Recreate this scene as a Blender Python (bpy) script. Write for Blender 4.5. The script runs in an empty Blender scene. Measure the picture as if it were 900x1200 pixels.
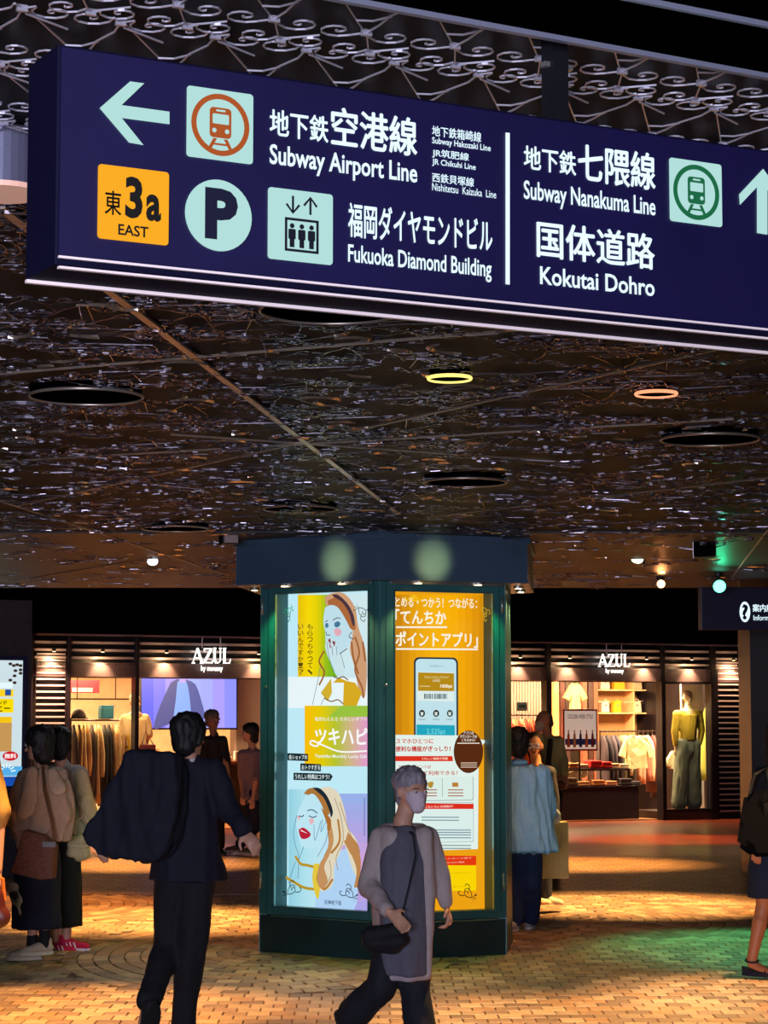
import bpy, bmesh, math, random
from mathutils import Vector, Matrix, noise
R = math.radians
rnd = random.Random(7)
SC = bpy.context.scene
# ------------------------------------------------------------------ camera, world, exposure
FPX, HOR, CAMZ = 2600.0, 845.0, 1.65
PITCH = math.atan((HOR - 600.0) / FPX)
cam_d = bpy.data.cameras.new('camera'); cam = bpy.data.objects.new('camera', cam_d)
SC.collection.objects.link(cam); SC.camera = cam
cam_d.sensor_fit = 'VERTICAL'; cam_d.sensor_height = 36.0; cam_d.sensor_width = 27.0
cam_d.lens = FPX / 1200.0 * 36.0
cam_d.clip_start = 0.1; cam_d.clip_end = 200
cam.location = (0, 0, CAMZ); cam.rotation_euler = (R(90) + PITCH, 0, 0)
SC.view_settings.view_transform = 'Standard'; SC.view_settings.look = 'None'
SC.view_settings.gamma = 1.0; SC.view_settings.use_curve_mapping = False
SC.view_settings.exposure = 0.3
W = bpy.data.worlds.new('world'); SC.world = W; W.use_nodes = True
bgn = W.node_tree.nodes['Background']
bgn.inputs[0].default_value = (0.32, 0.33, 0.62, 1); bgn.inputs[1].default_value = 0.045
SC.cycles.max_bounces = 5; SC.cycles.diffuse_bounces = 3; SC.cycles.glossy_bounces = 3
SC.cycles.transparent_max_bounces = 12; SC.cycles.caustics_reflective = False; SC.cycles.caustics_refractive = False
SC.cycles.sample_clamp_indirect = 4.0
CEIL = 2.95
YAW = R(24.4)            # the mall runs at this angle to the view

def lin(h):
    h = h.lstrip('#'); o = []
    for i in (0, 2, 4):
        v = int(h[i:i+2], 16) / 255.0
        o.append(v / 12.92 if v <= 0.04045 else ((v + 0.055) / 1.055) ** 2.4)
    return (o[0], o[1], o[2], 1.0)

def lamp(kind, loc, energy, col, aim=None, size=0.1, spot=60, blend=0.6, sy=None):
    d = bpy.data.lights.new('lamp_light', kind); o = bpy.data.objects.new('lamp_light', d)
    SC.collection.objects.link(o); o.location = loc; d.energy = energy; d.color = lin(col)[:3]
    if kind == 'SPOT':
        d.spot_size = R(spot); d.spot_blend = blend; d.shadow_soft_size = size
    elif kind == 'AREA':
        d.size = size
        if sy: d.shape = 'RECTANGLE'; d.size_y = sy
    else:
        d.shadow_soft_size = size
    v = (Vector(aim) - Vector(loc)) if aim is not None else Vector((0, 0, -1))
    o.rotation_euler = v.to_track_quat('-Z', 'Y').to_euler()
    return o

# warm downlights that pool on the paving, and an unseen fill light added behind the viewer
for x, y, e, c, sp in [(-1.8, 12.8, 350, '#ffc070', 62), (0.9, 12.4, 250, '#ffcc8c', 62), (2.4, 13.6, 270, '#ffcf98', 56),
                    (-0.3, 13.9, 55, '#ffd7b0', 55),
                    (-1.9, 18.7, 560, '#ffc070', 64), (2.2, 20.3, 560, '#ffc478', 66), (-3.0, 20.5, 160, '#ffa858', 60), (4.3, 19.6, 160, '#ffb866', 56),
                    (-2.8, 26.0, 480, '#ffb868', 66), (2.2, 26.0, 520, '#ffb868', 66), (0.5, 29.5, 330, '#ff8a48', 70), (-3.6, 29.5, 300, '#ff8a48', 70), (3.8, 31.5, 330, '#ff8a48', 70)]:
    lamp('SPOT', (x, y, CEIL - 0.12), e * 2.6, c, size=0.05, spot=sp, blend=0.8)
lamp('SPOT', (2.75, 17.6, CEIL - 0.2), 330, '#48ffb8', aim=(2.9, 16.6, 0), size=0.05, spot=64, blend=0.9)
lamp('AREA', (-1.2, -2.5, 1.7), 760, '#dfe2ff', aim=(0.1, 6.5, 2.6), size=3.2, sy=1.4)

# ------------------------------------------------------------------ picture rays, used to measure the place
def ray(px, py):
    c, s = math.cos(PITCH), math.sin(PITCH)
    return Vector((px - 450.0, FPX * c - (600.0 - py) * s, FPX * s + (600.0 - py) * c))
def at(px, py, y):
    r = ray(px, py); t = y / r.y
    return Vector((r.x * t, y, CAMZ + r.z * t))
def atz(px, py, z):
    r = ray(px, py); t = (z - CAMZ) / r.z
    return Vector((r.x * t, r.y * t, z))

# ------------------------------------------------------------------ materials
MATS = {}
def mat(name, col, rough=0.6, metal=0.0, emis=0.0, vary=0.0, scale=6.0, bump=0.0, col2=None, spec=None, stretch=None):
    if name in MATS: return MATS[name]
    m = bpy.data.materials.new(name); m.use_nodes = True; nt = m.node_tree
    b = nt.nodes['Principled BSDF']
    c = lin(col) if isinstance(col, str) else col
    b.inputs['Base Color'].default_value = c; b.inputs['Roughness'].default_value = rough
    b.inputs['Metallic'].default_value = metal
    if spec is not None: b.inputs['Specular IOR Level'].default_value = spec
    if vary or bump or col2:
        tc = nt.nodes.new('ShaderNodeTexCoord'); mp = nt.nodes.new('ShaderNodeMapping')
        nt.links.new(tc.outputs['Object'], mp.inputs[0])
        if stretch: mp.inputs['Scale'].default_value = stretch
        n = nt.nodes.new('ShaderNodeTexNoise'); n.inputs['Scale'].default_value = scale; n.inputs['Detail'].default_value = 4
        nt.links.new(mp.outputs[0], n.inputs['Vector'])
        if vary or col2:
            r = nt.nodes.new('ShaderNodeMix'); r.data_type = 'RGBA'
            a_ = c; b_ = lin(col2) if col2 else tuple(min(1, x * (1 + vary)) for x in c[:3]) + (1,)
            if not col2: a_ = tuple(x * (1 - vary) for x in c[:3]) + (1,)
            r.inputs[6].default_value = a_; r.inputs[7].default_value = b_
            rp = nt.nodes.new('ShaderNodeValToRGB'); rp.color_ramp.elements[0].position = 0.35; rp.color_ramp.elements[1].position = 0.65
            nt.links.new(n.outputs['Fac'], rp.inputs[0]); nt.links.new(rp.outputs[0], r.inputs[0])
            nt.links.new(r.outputs[2], b.inputs['Base Color'])
        if bump:
            bp = nt.nodes.new('ShaderNodeBump'); bp.inputs['Strength'].default_value = bump; bp.inputs['Distance'].default_value = 0.01
            nt.links.new(n.outputs['Fac'], bp.inputs['Height']); nt.links.new(bp.outputs[0], b.inputs['Normal'])
    if emis:
        b.inputs['Emission Color'].default_value = c; b.inputs['Emission Strength'].default_value = emis
    MATS[name] = m
    return m
def glow(col, e=1.0):
    k = 'glow_' + col + str(e)
    if k in MATS: return MATS[k]
    m = mat(k, '#000000', 0.5); b = m.node_tree.nodes['Principled BSDF']
    b.inputs['Base Color'].default_value = (0.01, 0.01, 0.01, 1); b.inputs['Specular IOR Level'].default_value = 0.0
    b.inputs['Emission Color'].default_value = lin(col); b.inputs['Emission Strength'].default_value = e
    return m
def glass_mat():
    m = bpy.data.materials.new('glass'); m.use_nodes = True; nt = m.node_tree
    nt.nodes.remove(nt.nodes['Principled BSDF']); out = nt.nodes['Material Output']
    t = nt.nodes.new('ShaderNodeBsdfTransparent'); g = nt.nodes.new('ShaderNodeBsdfGlossy'); g.inputs['Roughness'].default_value = 0.03
    f = nt.nodes.new('ShaderNodeFresnel'); f.inputs[0].default_value = 1.3; mx = nt.nodes.new('ShaderNodeMixShader')
    nt.links.new(f.outputs[0], mx.inputs[0]); nt.links.new(t.outputs[0], mx.inputs[1]); nt.links.new(g.outputs[0], mx.inputs[2])
    nt.links.new(mx.outputs[0], out.inputs[0]); return m
GLASS = glass_mat()

# ------------------------------------------------------------------ scene objects
def link(o): SC.collection.objects.link(o); return o
def tag(o, label=None, cat=None, group=None, kind=None):
    if label: o['label'] = label
    if cat: o['category'] = cat
    if group: o['group'] = group
    if kind: o['kind'] = kind
    return o
def thing(name, label, cat, loc=(0, 0, 0), rz=0.0, group=None):
    o = link(bpy.data.objects.new(name, None)); o.empty_display_size = 0.05
    o.location = loc; o.rotation_euler = (0, 0, rz); o['_m'] = 1
    del o['_m']
    tag(o, label, cat, group)
    return o
def root_of(o):
    while o.parent: o = o.parent
    return o
def rmat(o): return Matrix.Translation(o.location) @ Matrix.Rotation(o.rotation_euler.z, 4, 'Z')
def mk(name, bm, m, parent=None, smooth=False, label=None, cat=None, group=None, kind=None, base=None):
    """link a world-space bmesh as one mesh object under parent (or with its own origin at base)"""
    me = bpy.data.meshes.new(name)
    if parent: bm.transform(rmat(root_of(parent)).inverted())
    elif base is not None: bm.transform(Matrix.Translation(-Vector(base)))
    bm.normal_update(); bm.to_mesh(me); bm.free()
    for mm in (m if isinstance(m, (list, tuple)) else [m]): me.materials.append(mm)
    if smooth:
        for p in me.polygons: p.use_smooth = True
    o = link(bpy.data.objects.new(name, me))
    if parent: o.parent = parent
    elif base is not None: o.location = base
    return tag(o, label, cat, group, kind)
def setmi(bm, n0, mi):
    bm.faces.ensure_lookup_table()
    for i in range(n0, len(bm.faces)): bm.faces[i].material_index = mi

class Frame:
    """a vertical working plane: u along it, w behind it, z up"""
    def __init__(s, o, yaw):
        s.o = Vector((o[0], o[1], 0)); s.yaw = yaw
        s.u = Vector((math.cos(yaw), math.sin(yaw), 0)); s.n = Vector((-math.sin(yaw), math.cos(yaw), 0))
    def p(s, u, w, z): return s.o + s.u * u + s.n * w + Vector((0, 0, z))
    def px(s, x, y, w=0.0):
        r = ray(x, y); c = Vector((0, 0, CAMZ)); t = ((s.o + s.n * w) - c).dot(s.n) / r.dot(s.n)
        q = c + r * t - s.o
        return q.dot(s.u), q.z
WORLD = Frame((0, 0), 0.0)

def B(): return bmesh.new()
def box(bm, f, u0, u1, w0, w1, z0, z1, bev=0.0):
    vs = [bm.verts.new(f.p(u, w, z)) for u in (u0, u1) for w in (w0, w1) for z in (z0, z1)]
    n0 = len(bm.faces)
    fs = [bm.faces.new([vs[i] for i in q]) for q in ((0, 1, 3, 2), (4, 6, 7, 5), (0, 4, 5, 1), (2, 3, 7, 6), (0, 2, 6, 4), (1, 5, 7, 3))]
    if bev:
        es = list({e for q in fs for e in q.edges})
        bmesh.ops.bevel(bm, geom=es, offset=bev, segments=2, affect='EDGES', profile=0.6)
    return bm
def prism(bm, f, pts, w0, w1):
    """extruded outline of (u,z) points"""
    a = [bm.verts.new(f.p(u, w0, z)) for u, z in pts]; b = [bm.verts.new(f.p(u, w1, z)) for u, z in pts]
    n = len(pts)
    try:
        fa = bm.faces.new(a); fb = bm.faces.new(b[::-1]); fa.normal_update(); fb.normal_update()
        for i in range(n): bm.faces.new((a[i], b[i], b[(i+1) % n], a[(i+1) % n]))
        bmesh.ops.triangulate(bm, faces=[q for q in (fa, fb) if len(q.verts) > 4], ngon_method='EAR_CLIP')
    except ValueError: pass
    return bm
def hprism(bm, pts, z0, z1):
    a = [bm.verts.new((x, y, z0)) for x, y in pts]; b = [bm.verts.new((x, y, z1)) for x, y in pts]; n = len(pts)
    bm.faces.new(a[::-1]); bm.faces.new(b)
    for i in range(n): bm.faces.new((a[i], a[(i+1) % n], b[(i+1) % n], b[i]))
    return bm
def cyl(bm, p0, p1, r0, r1=None, seg=12, cap=True):
    r1 = r0 if r1 is None else r1; p0 = Vector(p0); p1 = Vector(p1); d = (p1 - p0)
    if d.length < 1e-6: return bm
    q = d.to_track_quat('Z', 'Y'); A = []; C_ = []
    for i in range(seg):
        t = 2 * math.pi * i / seg; v = Vector((math.cos(t), math.sin(t), 0))
        A.append(bm.verts.new(p0 + q @ (v * r0))); C_.append(bm.verts.new(p1 + q @ (v * r1)))
    for i in range(seg): bm.faces.new((A[i], A[(i+1) % seg], C_[(i+1) % seg], C_[i]))
    if cap: bm.faces.new(A[::-1]); bm.faces.new(C_)
    return bm
def tube(bm, pts, r, seg=4, rz=None, closed=False):
    """swept bar through points; rz gives the half height when the bar is flat"""
    pts = [Vector(p) for p in pts]; n = len(pts); rings = []
    for i, p in enumerate(pts):
        a = pts[max(0, i-1)] if not closed else pts[i-1]; b = pts[min(n-1, i+1)] if not closed else pts[(i+1) % n]
        d = (b - a).normalized() if (b - a).length > 1e-9 else Vector((1, 0, 0))
        up = Vector((0, 0, 1)) if abs(d.z) < 0.9 else Vector((1, 0, 0))
        s = d.cross(up).normalized(); t = s.cross(d).normalized()
        rings.append([bm.verts.new(p + s * (math.cos(2*math.pi*(k+.5)/seg) * r) + t * (math.sin(2*math.pi*(k+.5)/seg) * (rz or r))) for k in range(seg)])
    m = n if closed else n - 1
    for i in range(m):
        A, C_ = rings[i], rings[(i+1) % n]
        for k in range(seg): bm.faces.new((A[k], A[(k+1) % seg], C_[(k+1) % seg], C_[k]))
    if not closed:
        bm.faces.new(rings[0][::-1]); bm.faces.new(rings[-1])
    return bm
def ball(bm, c, r, k=(1, 1, 1), seg=12, rings=8, rot=None):
    c = Vector(c); M = rot.to_matrix() if rot is not None else Matrix.Identity(3); vs = []
    for i in range(rings + 1):
        ph = math.pi * i / rings; row = []
        for j in range(seg):
            th = 2 * math.pi * j / seg
            if i in (0, rings) and j: row.append(row[0]); continue
            v = Vector((math.sin(ph) * math.cos(th) * k[0], math.sin(ph) * math.sin(th) * k[1], math.cos(ph) * k[2])) * r
            row.append(bm.verts.new(c + M @ v))
        vs.append(row)
    for i in range(rings):
        for j in range(seg):
            q = [vs[i][j], vs[i+1][j], vs[i+1][(j+1) % seg], vs[i][(j+1) % seg]]
            q2 = []
            for v in q:
                if v not in q2: q2.append(v)
            if len(q2) > 2: bm.faces.new(q2)
    return bm
def ellpts(cu, cz, ru, rz, n=28, a0=0, a1=2 * math.pi):
    return [(cu + ru * math.cos(a0 + (a1 - a0) * i / n), cz + rz * math.sin(a0 + (a1 - a0) * i / n)) for i in range(n)]
def ringp(bm, f, cu, cz, ru, rz, t, w0, w1, n=28):
    o = ellpts(cu, cz, ru, rz, n); i_ = ellpts(cu, cz, ru - t, rz - t, n)
    L = [[bm.verts.new(f.p(u, w, z)) for u, z in q] for q, w in ((o, w0), (i_, w0), (i_, w1), (o, w1))]
    for a in range(4):
        for k in range(n): bm.faces.new((L[a][k], L[a][(k+1) % n], L[(a+1) % 4][(k+1) % n], L[(a+1) % 4][k]))
    return bm
def rrect(u0, z0, u1, z1, r, n=4):
    pts = []
    for cu, cz, a in ((u1 - r, z1 - r, 0), (u0 + r, z1 - r, 90), (u0 + r, z0 + r, 180), (u1 - r, z0 + r, 270)):
        for i in range(n + 1):
            t = R(a + 90 * i / n); pts.append((cu + r * math.cos(t), cz + r * math.sin(t)))
    return pts

# lettering: a text curve turned into a mesh and fitted to a box on a frame
_tc = {}
def text_mesh(s, bold):
    k = (s, bold)
    if k in _tc: return _tc[k]
    cu = bpy.data.curves.new('t', 'FONT'); cu.body = s; cu.size = 1.0; cjk = any(ord(ch) > 0x2000 for ch in s); cu.offset = 0.0 if cjk else bold; cu.resolution_u = 3
    o = bpy.data.objects.new('t', cu); link(o)
    dg = bpy.context.evaluated_depsgraph_get(); dg.update()
    me = bpy.data.meshes.new_from_object(o.evaluated_get(dg))
    bpy.data.objects.remove(o); bpy.data.curves.remove(cu)
    _tc[k] = me; return me
def lettering(s, f, u0, z0, u1, z1, w, m, parent, bold=0.012, name='lettering', th=0.0, label=None, rot90=False):
    me = text_mesh(s, bold)
    if not me.vertices: return None
    xs = [v.co.x for v in me.vertices]; ys = [v.co.y for v in me.vertices]
    x0, x1, y0, y1 = min(xs), max(xs), min(ys), max(ys)
    bm = B()
    if bold > .008 and any(ord(ch) > 0x2000 for ch in s):      # heavier strokes for dense characters
        sh = [(a * bold * 1.1, b * bold * .8) for a, b in ((-1, 0), (1, 0), (0, -1), (0, 1))]
        x0 -= bold; x1 += bold; y0 -= bold; y1 += bold
    else: sh = [(0, 0)]
    for dx, dy in sh:
        k0 = len(bm.verts); bm.from_mesh(me); bm.verts.ensure_lookup_table()
        for i in range(k0, len(bm.verts)):
            v = bm.verts[i]; v.co.x += dx; v.co.y += dy
    for v in bm.verts:
        v.co = f.p(u0 + (v.co.x - x0) / (x1 - x0) * (u1 - u0), w, z0 + (v.co.y - y0) / (y1 - y0) * (z1 - z0))
    if th:
        r = bmesh.ops.extrude_face_region(bm, geom=list(bm.faces))
        for v in r['geom']:
            if isinstance(v, bmesh.types.BMVert): v.co -= f.n * th
    return mk(name, bm, m, parent, label=label)
def pxtext(s, f, xl, yb, xr, yt, w, m, parent, **k):
    u0, z0 = f.px(xl, yb, w); u1, z1 = f.px(xr, yt, w)
    return lettering(s, f, u0, z0, u1, z1, w, m, parent, **k)
def pxpoly(f, pts, w, th, bm=None):
    bm = bm or B()
    return prism(bm, f, [f.px(x, y, w) for x, y in pts], w, w - th if th else w - 0.0005)
def stroke(bm, f, pts, wd, w, n=None):
    """flat ribbon along (u,z) points"""
    q = [Vector((u, z)) for u, z in pts]; L = []
    for i, p in enumerate(q):
        d = (q[min(i+1, len(q)-1)] - q[max(i-1, 0)])
        d = d.normalized() if d.length > 1e-9 else Vector((1, 0)); nn = Vector((-d.y, d.x))
        ww = wd if not callable(wd) else wd(i / (len(q) - 1))
        a = p + nn * ww * .5; b = p - nn * ww * .5
        L.append((bm.verts.new(f.p(a.x, w, a.y)), bm.verts.new(f.p(b.x, w, b.y))))
    for i in range(len(L) - 1): bm.faces.new((L[i][0], L[i][1], L[i+1][1], L[i+1][0]))
    return bm
def smoothpts(pts, n=5):
    out = []; P_ = [pts[0]] + list(pts) + [pts[-1]]
    for i in range(1, len(P_) - 2):
        p0, p1, p2, p3 = [Vector(P_[i + k]) for k in (-1, 0, 1, 2)]
        for k in range(n):
            t = k / n
            out.append(tuple(0.5 * ((2*p1) + (-p0+p2)*t + (2*p0-5*p1+4*p2-p3)*t*t + (-p0+3*p1-3*p2+p3)*t**3)))
    out.append(tuple(pts[-1])); return out
def copy_tree(o, parent=None):
    c = o.copy(); link(c); c.parent = parent
    for ch in list(o.children): copy_tree(ch, c)
    return c
# ------------------------------------------------------------------ setting: floor
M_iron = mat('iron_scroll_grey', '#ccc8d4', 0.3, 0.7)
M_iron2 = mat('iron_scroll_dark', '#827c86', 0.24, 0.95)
M_crescent = mat('iron_crescent', '#b8a898', 0.25, 0.8)
M_black = mat('black_paint', '#0b0b10', 0.45, vary=0.2)
M_dark = mat('dark_panel', '#12121c', 0.5, vary=0.15)
M_steel = mat('brushed_steel', '#c9c4c0', 0.3, 0.9)
M_bulb = glow('#fff0d0', 6.0)
def floor_mat(name, c1, c2, rough):
    m = bpy.data.materials.new(name); m.use_nodes = True; nt = m.node_tree; b = nt.nodes['Principled BSDF']
    tc = nt.nodes.new('ShaderNodeTexCoord'); mp = nt.nodes.new('ShaderNodeMapping'); mp.inputs['Scale'].default_value = (1, 0.55, 1)
    br = nt.nodes.new('ShaderNodeTexBrick'); br.inputs['Scale'].default_value = 1.0
    br.inputs['Brick Width'].default_value = .16; br.inputs['Row Height'].default_value = .12; br.inputs['Mortar Size'].default_value = .006
    br.inputs['Color1'].default_value = lin(c1); br.inputs['Color2'].default_value = lin(c2); br.inputs['Mortar'].default_value = lin('#3a2c20')
    nt.links.new(tc.outputs['Object'], mp.inputs[0]); nt.links.new(mp.outputs[0], br.inputs[0])
    nt.links.new(br.outputs[0], b.inputs['Base Color']); b.inputs['Roughness'].default_value = rough
    return m
M_floorfar = floor_mat('far_paving', '#a98a66', '#8d6f50', 0.42)
M_joint = mat('paver_joint', '#5c4228', 0.8, vary=0.3, scale=20)
D0, D1 = 10.8, 21.5
bm = B(); box(bm, WORLD, -12, 14, -4, D0, -0.3, 0); box(bm, WORLD, -12, 14, D1, 27.6, -0.3, 0)
box(bm, WORLD, -12, -3.9, D0, D1, -0.3, 0); box(bm, WORLD, 4.0, 14, D0, D1, -0.3, 0)
floor = mk('floor', bm, M_floorfar, kind='structure')
bm = B(); box(bm, WORLD, -3.9, 4.0, D0, D1, -0.3, -0.012)
mk('paving_bed', bm, M_joint, floor)
bm = B(); box(bm, WORLD, -12, 16, 27.6, 60, -0.3, 0.0)
mk('threshold_tiles', bm, mat('red_tile', '#7d3a24', 0.28, vary=0.25, scale=3, stretch=(1, .25, 1)), floor)
PM = [mat('paver_%d' % i, c, 0.5, vary=0.12, scale=9, bump=0.25) for i, c in enumerate(['#a88a6a', '#94755a', '#bc9c78', '#82664c', '#a67e58'])]
def paver(cx, cy, hu, hv, ang, sy=1.75):
    """one paver as an outline on the floor; pattern space is stretched along the walkway"""
    c, s = math.cos(ang), math.sin(ang); out = []
    for a, b in ((-hu, -hv), (hu, -hv), (hu, hv), (-hu, hv)):
        out.append((cx + a * c - b * s, cy + (a * s + b * c)))
    return [(x, y * sy) for x, y in out]
SY = 1.75
rings = [(-0.87, 16.15 / SY, 1.45), (-3.0, 20.2 / SY, 1.2), (1.75, 18.9 / SY, 1.25)]
quads = []
ring_w = .108
for cx, cy, RR in rings:
    k = 0; r = ring_w * .5
    while r < RR:
        n = max(5, int(round(2 * math.pi * r / .165)))
        for i in range(n):
            t = 2 * math.pi * (i + (k % 2) * .5) / n
            hl = math.pi * r / n - .005
            quads.append(paver(cx + r * math.cos(t), cy + r * math.sin(t), max(.02, hl), ring_w * .5 - .004, t + math.pi / 2))
        r += ring_w; k += 1
row = 0; v = D0 / SY
while v < D1 / SY:
    u = -3.95 + (row % 2) * .07
    while u < 4.0:
        # rows sag gently, as the laid courses do
        vv = v + .02 * math.sin(u * 1.1)
        if all(math.hypot(u - cx, vv - cy) > RR - .03 for cx, cy, RR in rings):
            quads.append(paver(u, vv, .0645, .0435, .045 * math.cos(u * 1.1)))
        u += .135
    v += .096; row += 1
def inframe(x, y):
    return abs(x) < 0.173 * y + .35 and D0 - .3 < y < D1
quads = [q for q in quads if inframe(q[0][0], q[0][1]) and all(D0 < p[1] < D1 and -3.9 < p[0] < 4.0 for p in q)]
quads.sort(key=lambda q: q[0][1])
def paver_bm(bm, q):
    h = rnd.uniform(-.0015, .0015); cx = sum(p[0] for p in q) / 4; cy = sum(p[1] for p in q) / 4
    lo = [bm.verts.new((x, y, -.015)) for x, y in q]
    mi = [bm.verts.new((x, y, -.004 + h)) for x, y in q]
    up = [bm.verts.new((cx + (x - cx) * .93, cy + (y - cy) * .95, h)) for x, y in q]
    n0 = len(bm.faces)
    f = bm.faces.new(up)
    if f.calc_area() and (up[1].co - up[0].co).cross(up[2].co - up[1].co).z < 0: f.normal_flip()
    for i in range(4):
        bm.faces.new((lo[i], lo[(i+1) % 4], mi[(i+1) % 4], mi[i])); bm.faces.new((mi[i], mi[(i+1) % 4], up[(i+1) % 4], up[i]))
near = [q for q in quads if q[0][1] > 11.85][:300]; nearset = set(map(id, near))
for q in near:
    bm = B(); paver_bm(bm, q); mk('paver', bm, rnd.choice(PM), floor)
bm = B()
for q in quads:
    if id(q) in nearset: continue
    n0 = len(bm.faces); paver_bm(bm, q); setmi(bm, n0, 0)
bm.faces.ensure_lookup_table()
for i in range(0, len(bm.faces), 9):
    mi = rnd.randrange(5)
    for j in range(i, min(i + 9, len(bm.faces))): bm.faces[j].material_index = mi
mk('pavers', bm, PM, floor, kind='stuff')

# ------------------------------------------------------------------ setting: ceiling with wrought iron scrollwork
CE0, CE1 = 2.2, 21.8
m_ceil = mat('ceiling_gloss_black', '#040305', 0.62, bump=0.2, scale=3.0, vary=.3, spec=.16)
bm = B(); box(bm, WORLD, -9, 9, -3, CE1, CEIL + .02, CEIL + .15)
ceiling = mk('ceiling', bm, m_ceil, kind='structure')
bm = B(); box(bm, WORLD, -9, 9, 15.4, CE1, CEIL + .004, CEIL + .019)
mk('glossy_panel', bm, mat('ceiling_taupe', '#22242e', 0.5, col2='#0e0f16', scale=1.6, bump=.4, stretch=(1, 2.2, 1), spec=.3), ceiling)
bm = B(); box(bm, WORLD, -14, 16, CE1, 60, CEIL, CEIL + .15)
mk('dark_ceiling', bm, mat('matte_black', '#020203', 0.95, spec=0.0), kind='structure').name = 'trim_1'
def spiral(cx, cy, r0, a0, turns, n, sgn=1):
    out = []
    for i in range(n + 1):
        t = i / n; rr = r0 * (1 - t) ** 0.8 * 0.85 + r0 * .15 * (1 - t); a = a0 + sgn * turns * 2 * math.pi * t
        out.append((cx + rr * math.cos(a), cy + rr * math.sin(a)))
    return out
def scroll_tile(detail):
    """one scroll motif, 0.19 x 0.36 m: two collars, six curls, a post and raking bars"""
    bm = B(); n = 14 if detail > 1 else 7; r = .0019; h = .0024
    def st(pts, rr=r): tube(bm, [(x, y, z) for x, y, z in pts], rr, 4, h if detail > 1 else .0022)
    def lay(p, z=0.0, dz=0.0): return [(x, y, z + dz * i / len(p)) for i, (x, y) in enumerate(p)]
    st(lay([(0, 0), (.008, .06), (-.004, .13), (.002, .19), (0, .24)], 0.0))
    st(lay([(.0, .13), (-.02, .17), (-.05, .18)]))
    st(lay([(0.004, 0.0), (.19 - .006, .24)], .004))
    st(lay([(.012, .015), (.11, .07)], -.004)); 
    st(lay([(0, 0), (.02, -.022)] + spiral(.060, -.002, .043, R(205), 1.35, n, -1)))
    st(lay([(0, 0), (-.02, -.022)] + spiral(-.060, -.002, .043, R(-25), 1.35, n, 1)))
    st(lay([(0, .24), (.016, .262)] + spiral(.056, .245, .040, R(150), 1.3, n, -1)))
    st(lay([(.19, .24), (.17, .262)] + spiral(.132, .247, .040, R(30), 1.3, n, 1)))
    st(lay([(.06, .355), (.075, .335)] + spiral(.112, .335, .040, R(180), 1.3, n, -1)))
    st(lay([(.06, .355), (.045, .335)] + spiral(.006, .338, .040, R(0), 1.3, n, 1)))
    st(lay([(.06, .355), (0.0, .24)], .0))
    st(lay([(.06, .355), (.12, .30)], .003))
    for x, y in ((0, 0), (0, .24), (.06, .352)):
        box(bm, WORLD, x - .010, x + .010, y - .0045, y + .0045, -.006, .006)
    return bm
def tile_mesh(d, M_iron=M_iron):
    bm = scroll_tile(d); me = bpy.data.meshes.new('iron_scroll'); bm.normal_update(); bm.to_mesh(me); bm.free(); me.materials.append(M_iron); return me
tm_hi, tm_lo = tile_mesh(2), tile_mesh(1)
tm_dk = [tile_mesh(2, M_iron2) for _ in range(1)][0]
rd = random.Random(3)
tiles = []
cu, su = math.cos(R(26)), math.sin(R(26))
for i in range(-90, 120):
    for j in range(-30, 90):
        u = i * .19 + (j % 2) * .06; v = j * .385
        x = u * cu - v * su; y = u * su + v * cu
        if CE0 < y < CE1 - .3 and abs(x) < .178 * y + .3: tiles.append((x, y))
tiles.sort(key=lambda t: t[1])
vis = [t for t in tiles if t[1] > 3.6]; near = vis[:300]; ns = set(near)
for t in near:
    if t[1] > 5.6 and rd.random() < .04: continue
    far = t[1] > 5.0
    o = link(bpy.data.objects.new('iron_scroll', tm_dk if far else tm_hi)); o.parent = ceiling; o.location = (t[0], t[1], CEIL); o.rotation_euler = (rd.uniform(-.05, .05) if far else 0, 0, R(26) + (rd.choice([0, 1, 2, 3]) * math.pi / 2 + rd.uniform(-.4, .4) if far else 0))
bm = B()
for t in vis[300:]:
    if rnd.random() < (.1 if t[1] < 15.3 else .8): continue
    t0 = B(); t0.from_mesh(tm_lo if t[1] > 8 else tm_hi)
    t0.transform(Matrix.Translation((t[0], t[1], CEIL)) @ Matrix.Rotation(R(26) + rnd.uniform(0, 6.28), 4, 'Z') @ Matrix.Rotation(rnd.uniform(-.09, .09), 4, 'X') @ Matrix.Rotation(rnd.uniform(-.08, .08), 4, 'Y'))
    tmp = bpy.data.meshes.new('x'); t0.to_mesh(tmp); t0.free(); bm.from_mesh(tmp); bpy.data.meshes.remove(tmp)
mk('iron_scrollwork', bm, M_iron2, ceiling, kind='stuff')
bm = B()
for i in range(230):        # broad forged crescents scattered through the scrollwork
    y = 5.2 + (CE1 - 5.6) * rd.random() ** 1.3; x = rd.uniform(-1, 1) * .175 * y; rr = rd.uniform(.035, .11); a0 = rd.uniform(0, 6.28); n = 9; sp = rd.uniform(1.2, 2.6)
    L = []
    for k in range(n + 1):
        a = a0 + sp * k / n; wd = .012 * math.sin(math.pi * k / n) + .0008; c, s = math.cos(a), math.sin(a)
        L.append([bm.verts.new((x + (rr - wd) * c, y + (rr - wd) * s, CEIL - .002)), bm.verts.new((x + (rr + wd) * c, y + (rr + wd) * s, CEIL - .002)), bm.verts.new((x + rr * c, y + rr * s, CEIL - .010))])
    for k in range(n):
        for q in range(3): bm.faces.new((L[k][q], L[k+1][q], L[k+1][(q+1) % 3], L[k][(q+1) % 3]))
mk('iron_crescents', bm, M_crescent, ceiling, kind='stuff')
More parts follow.
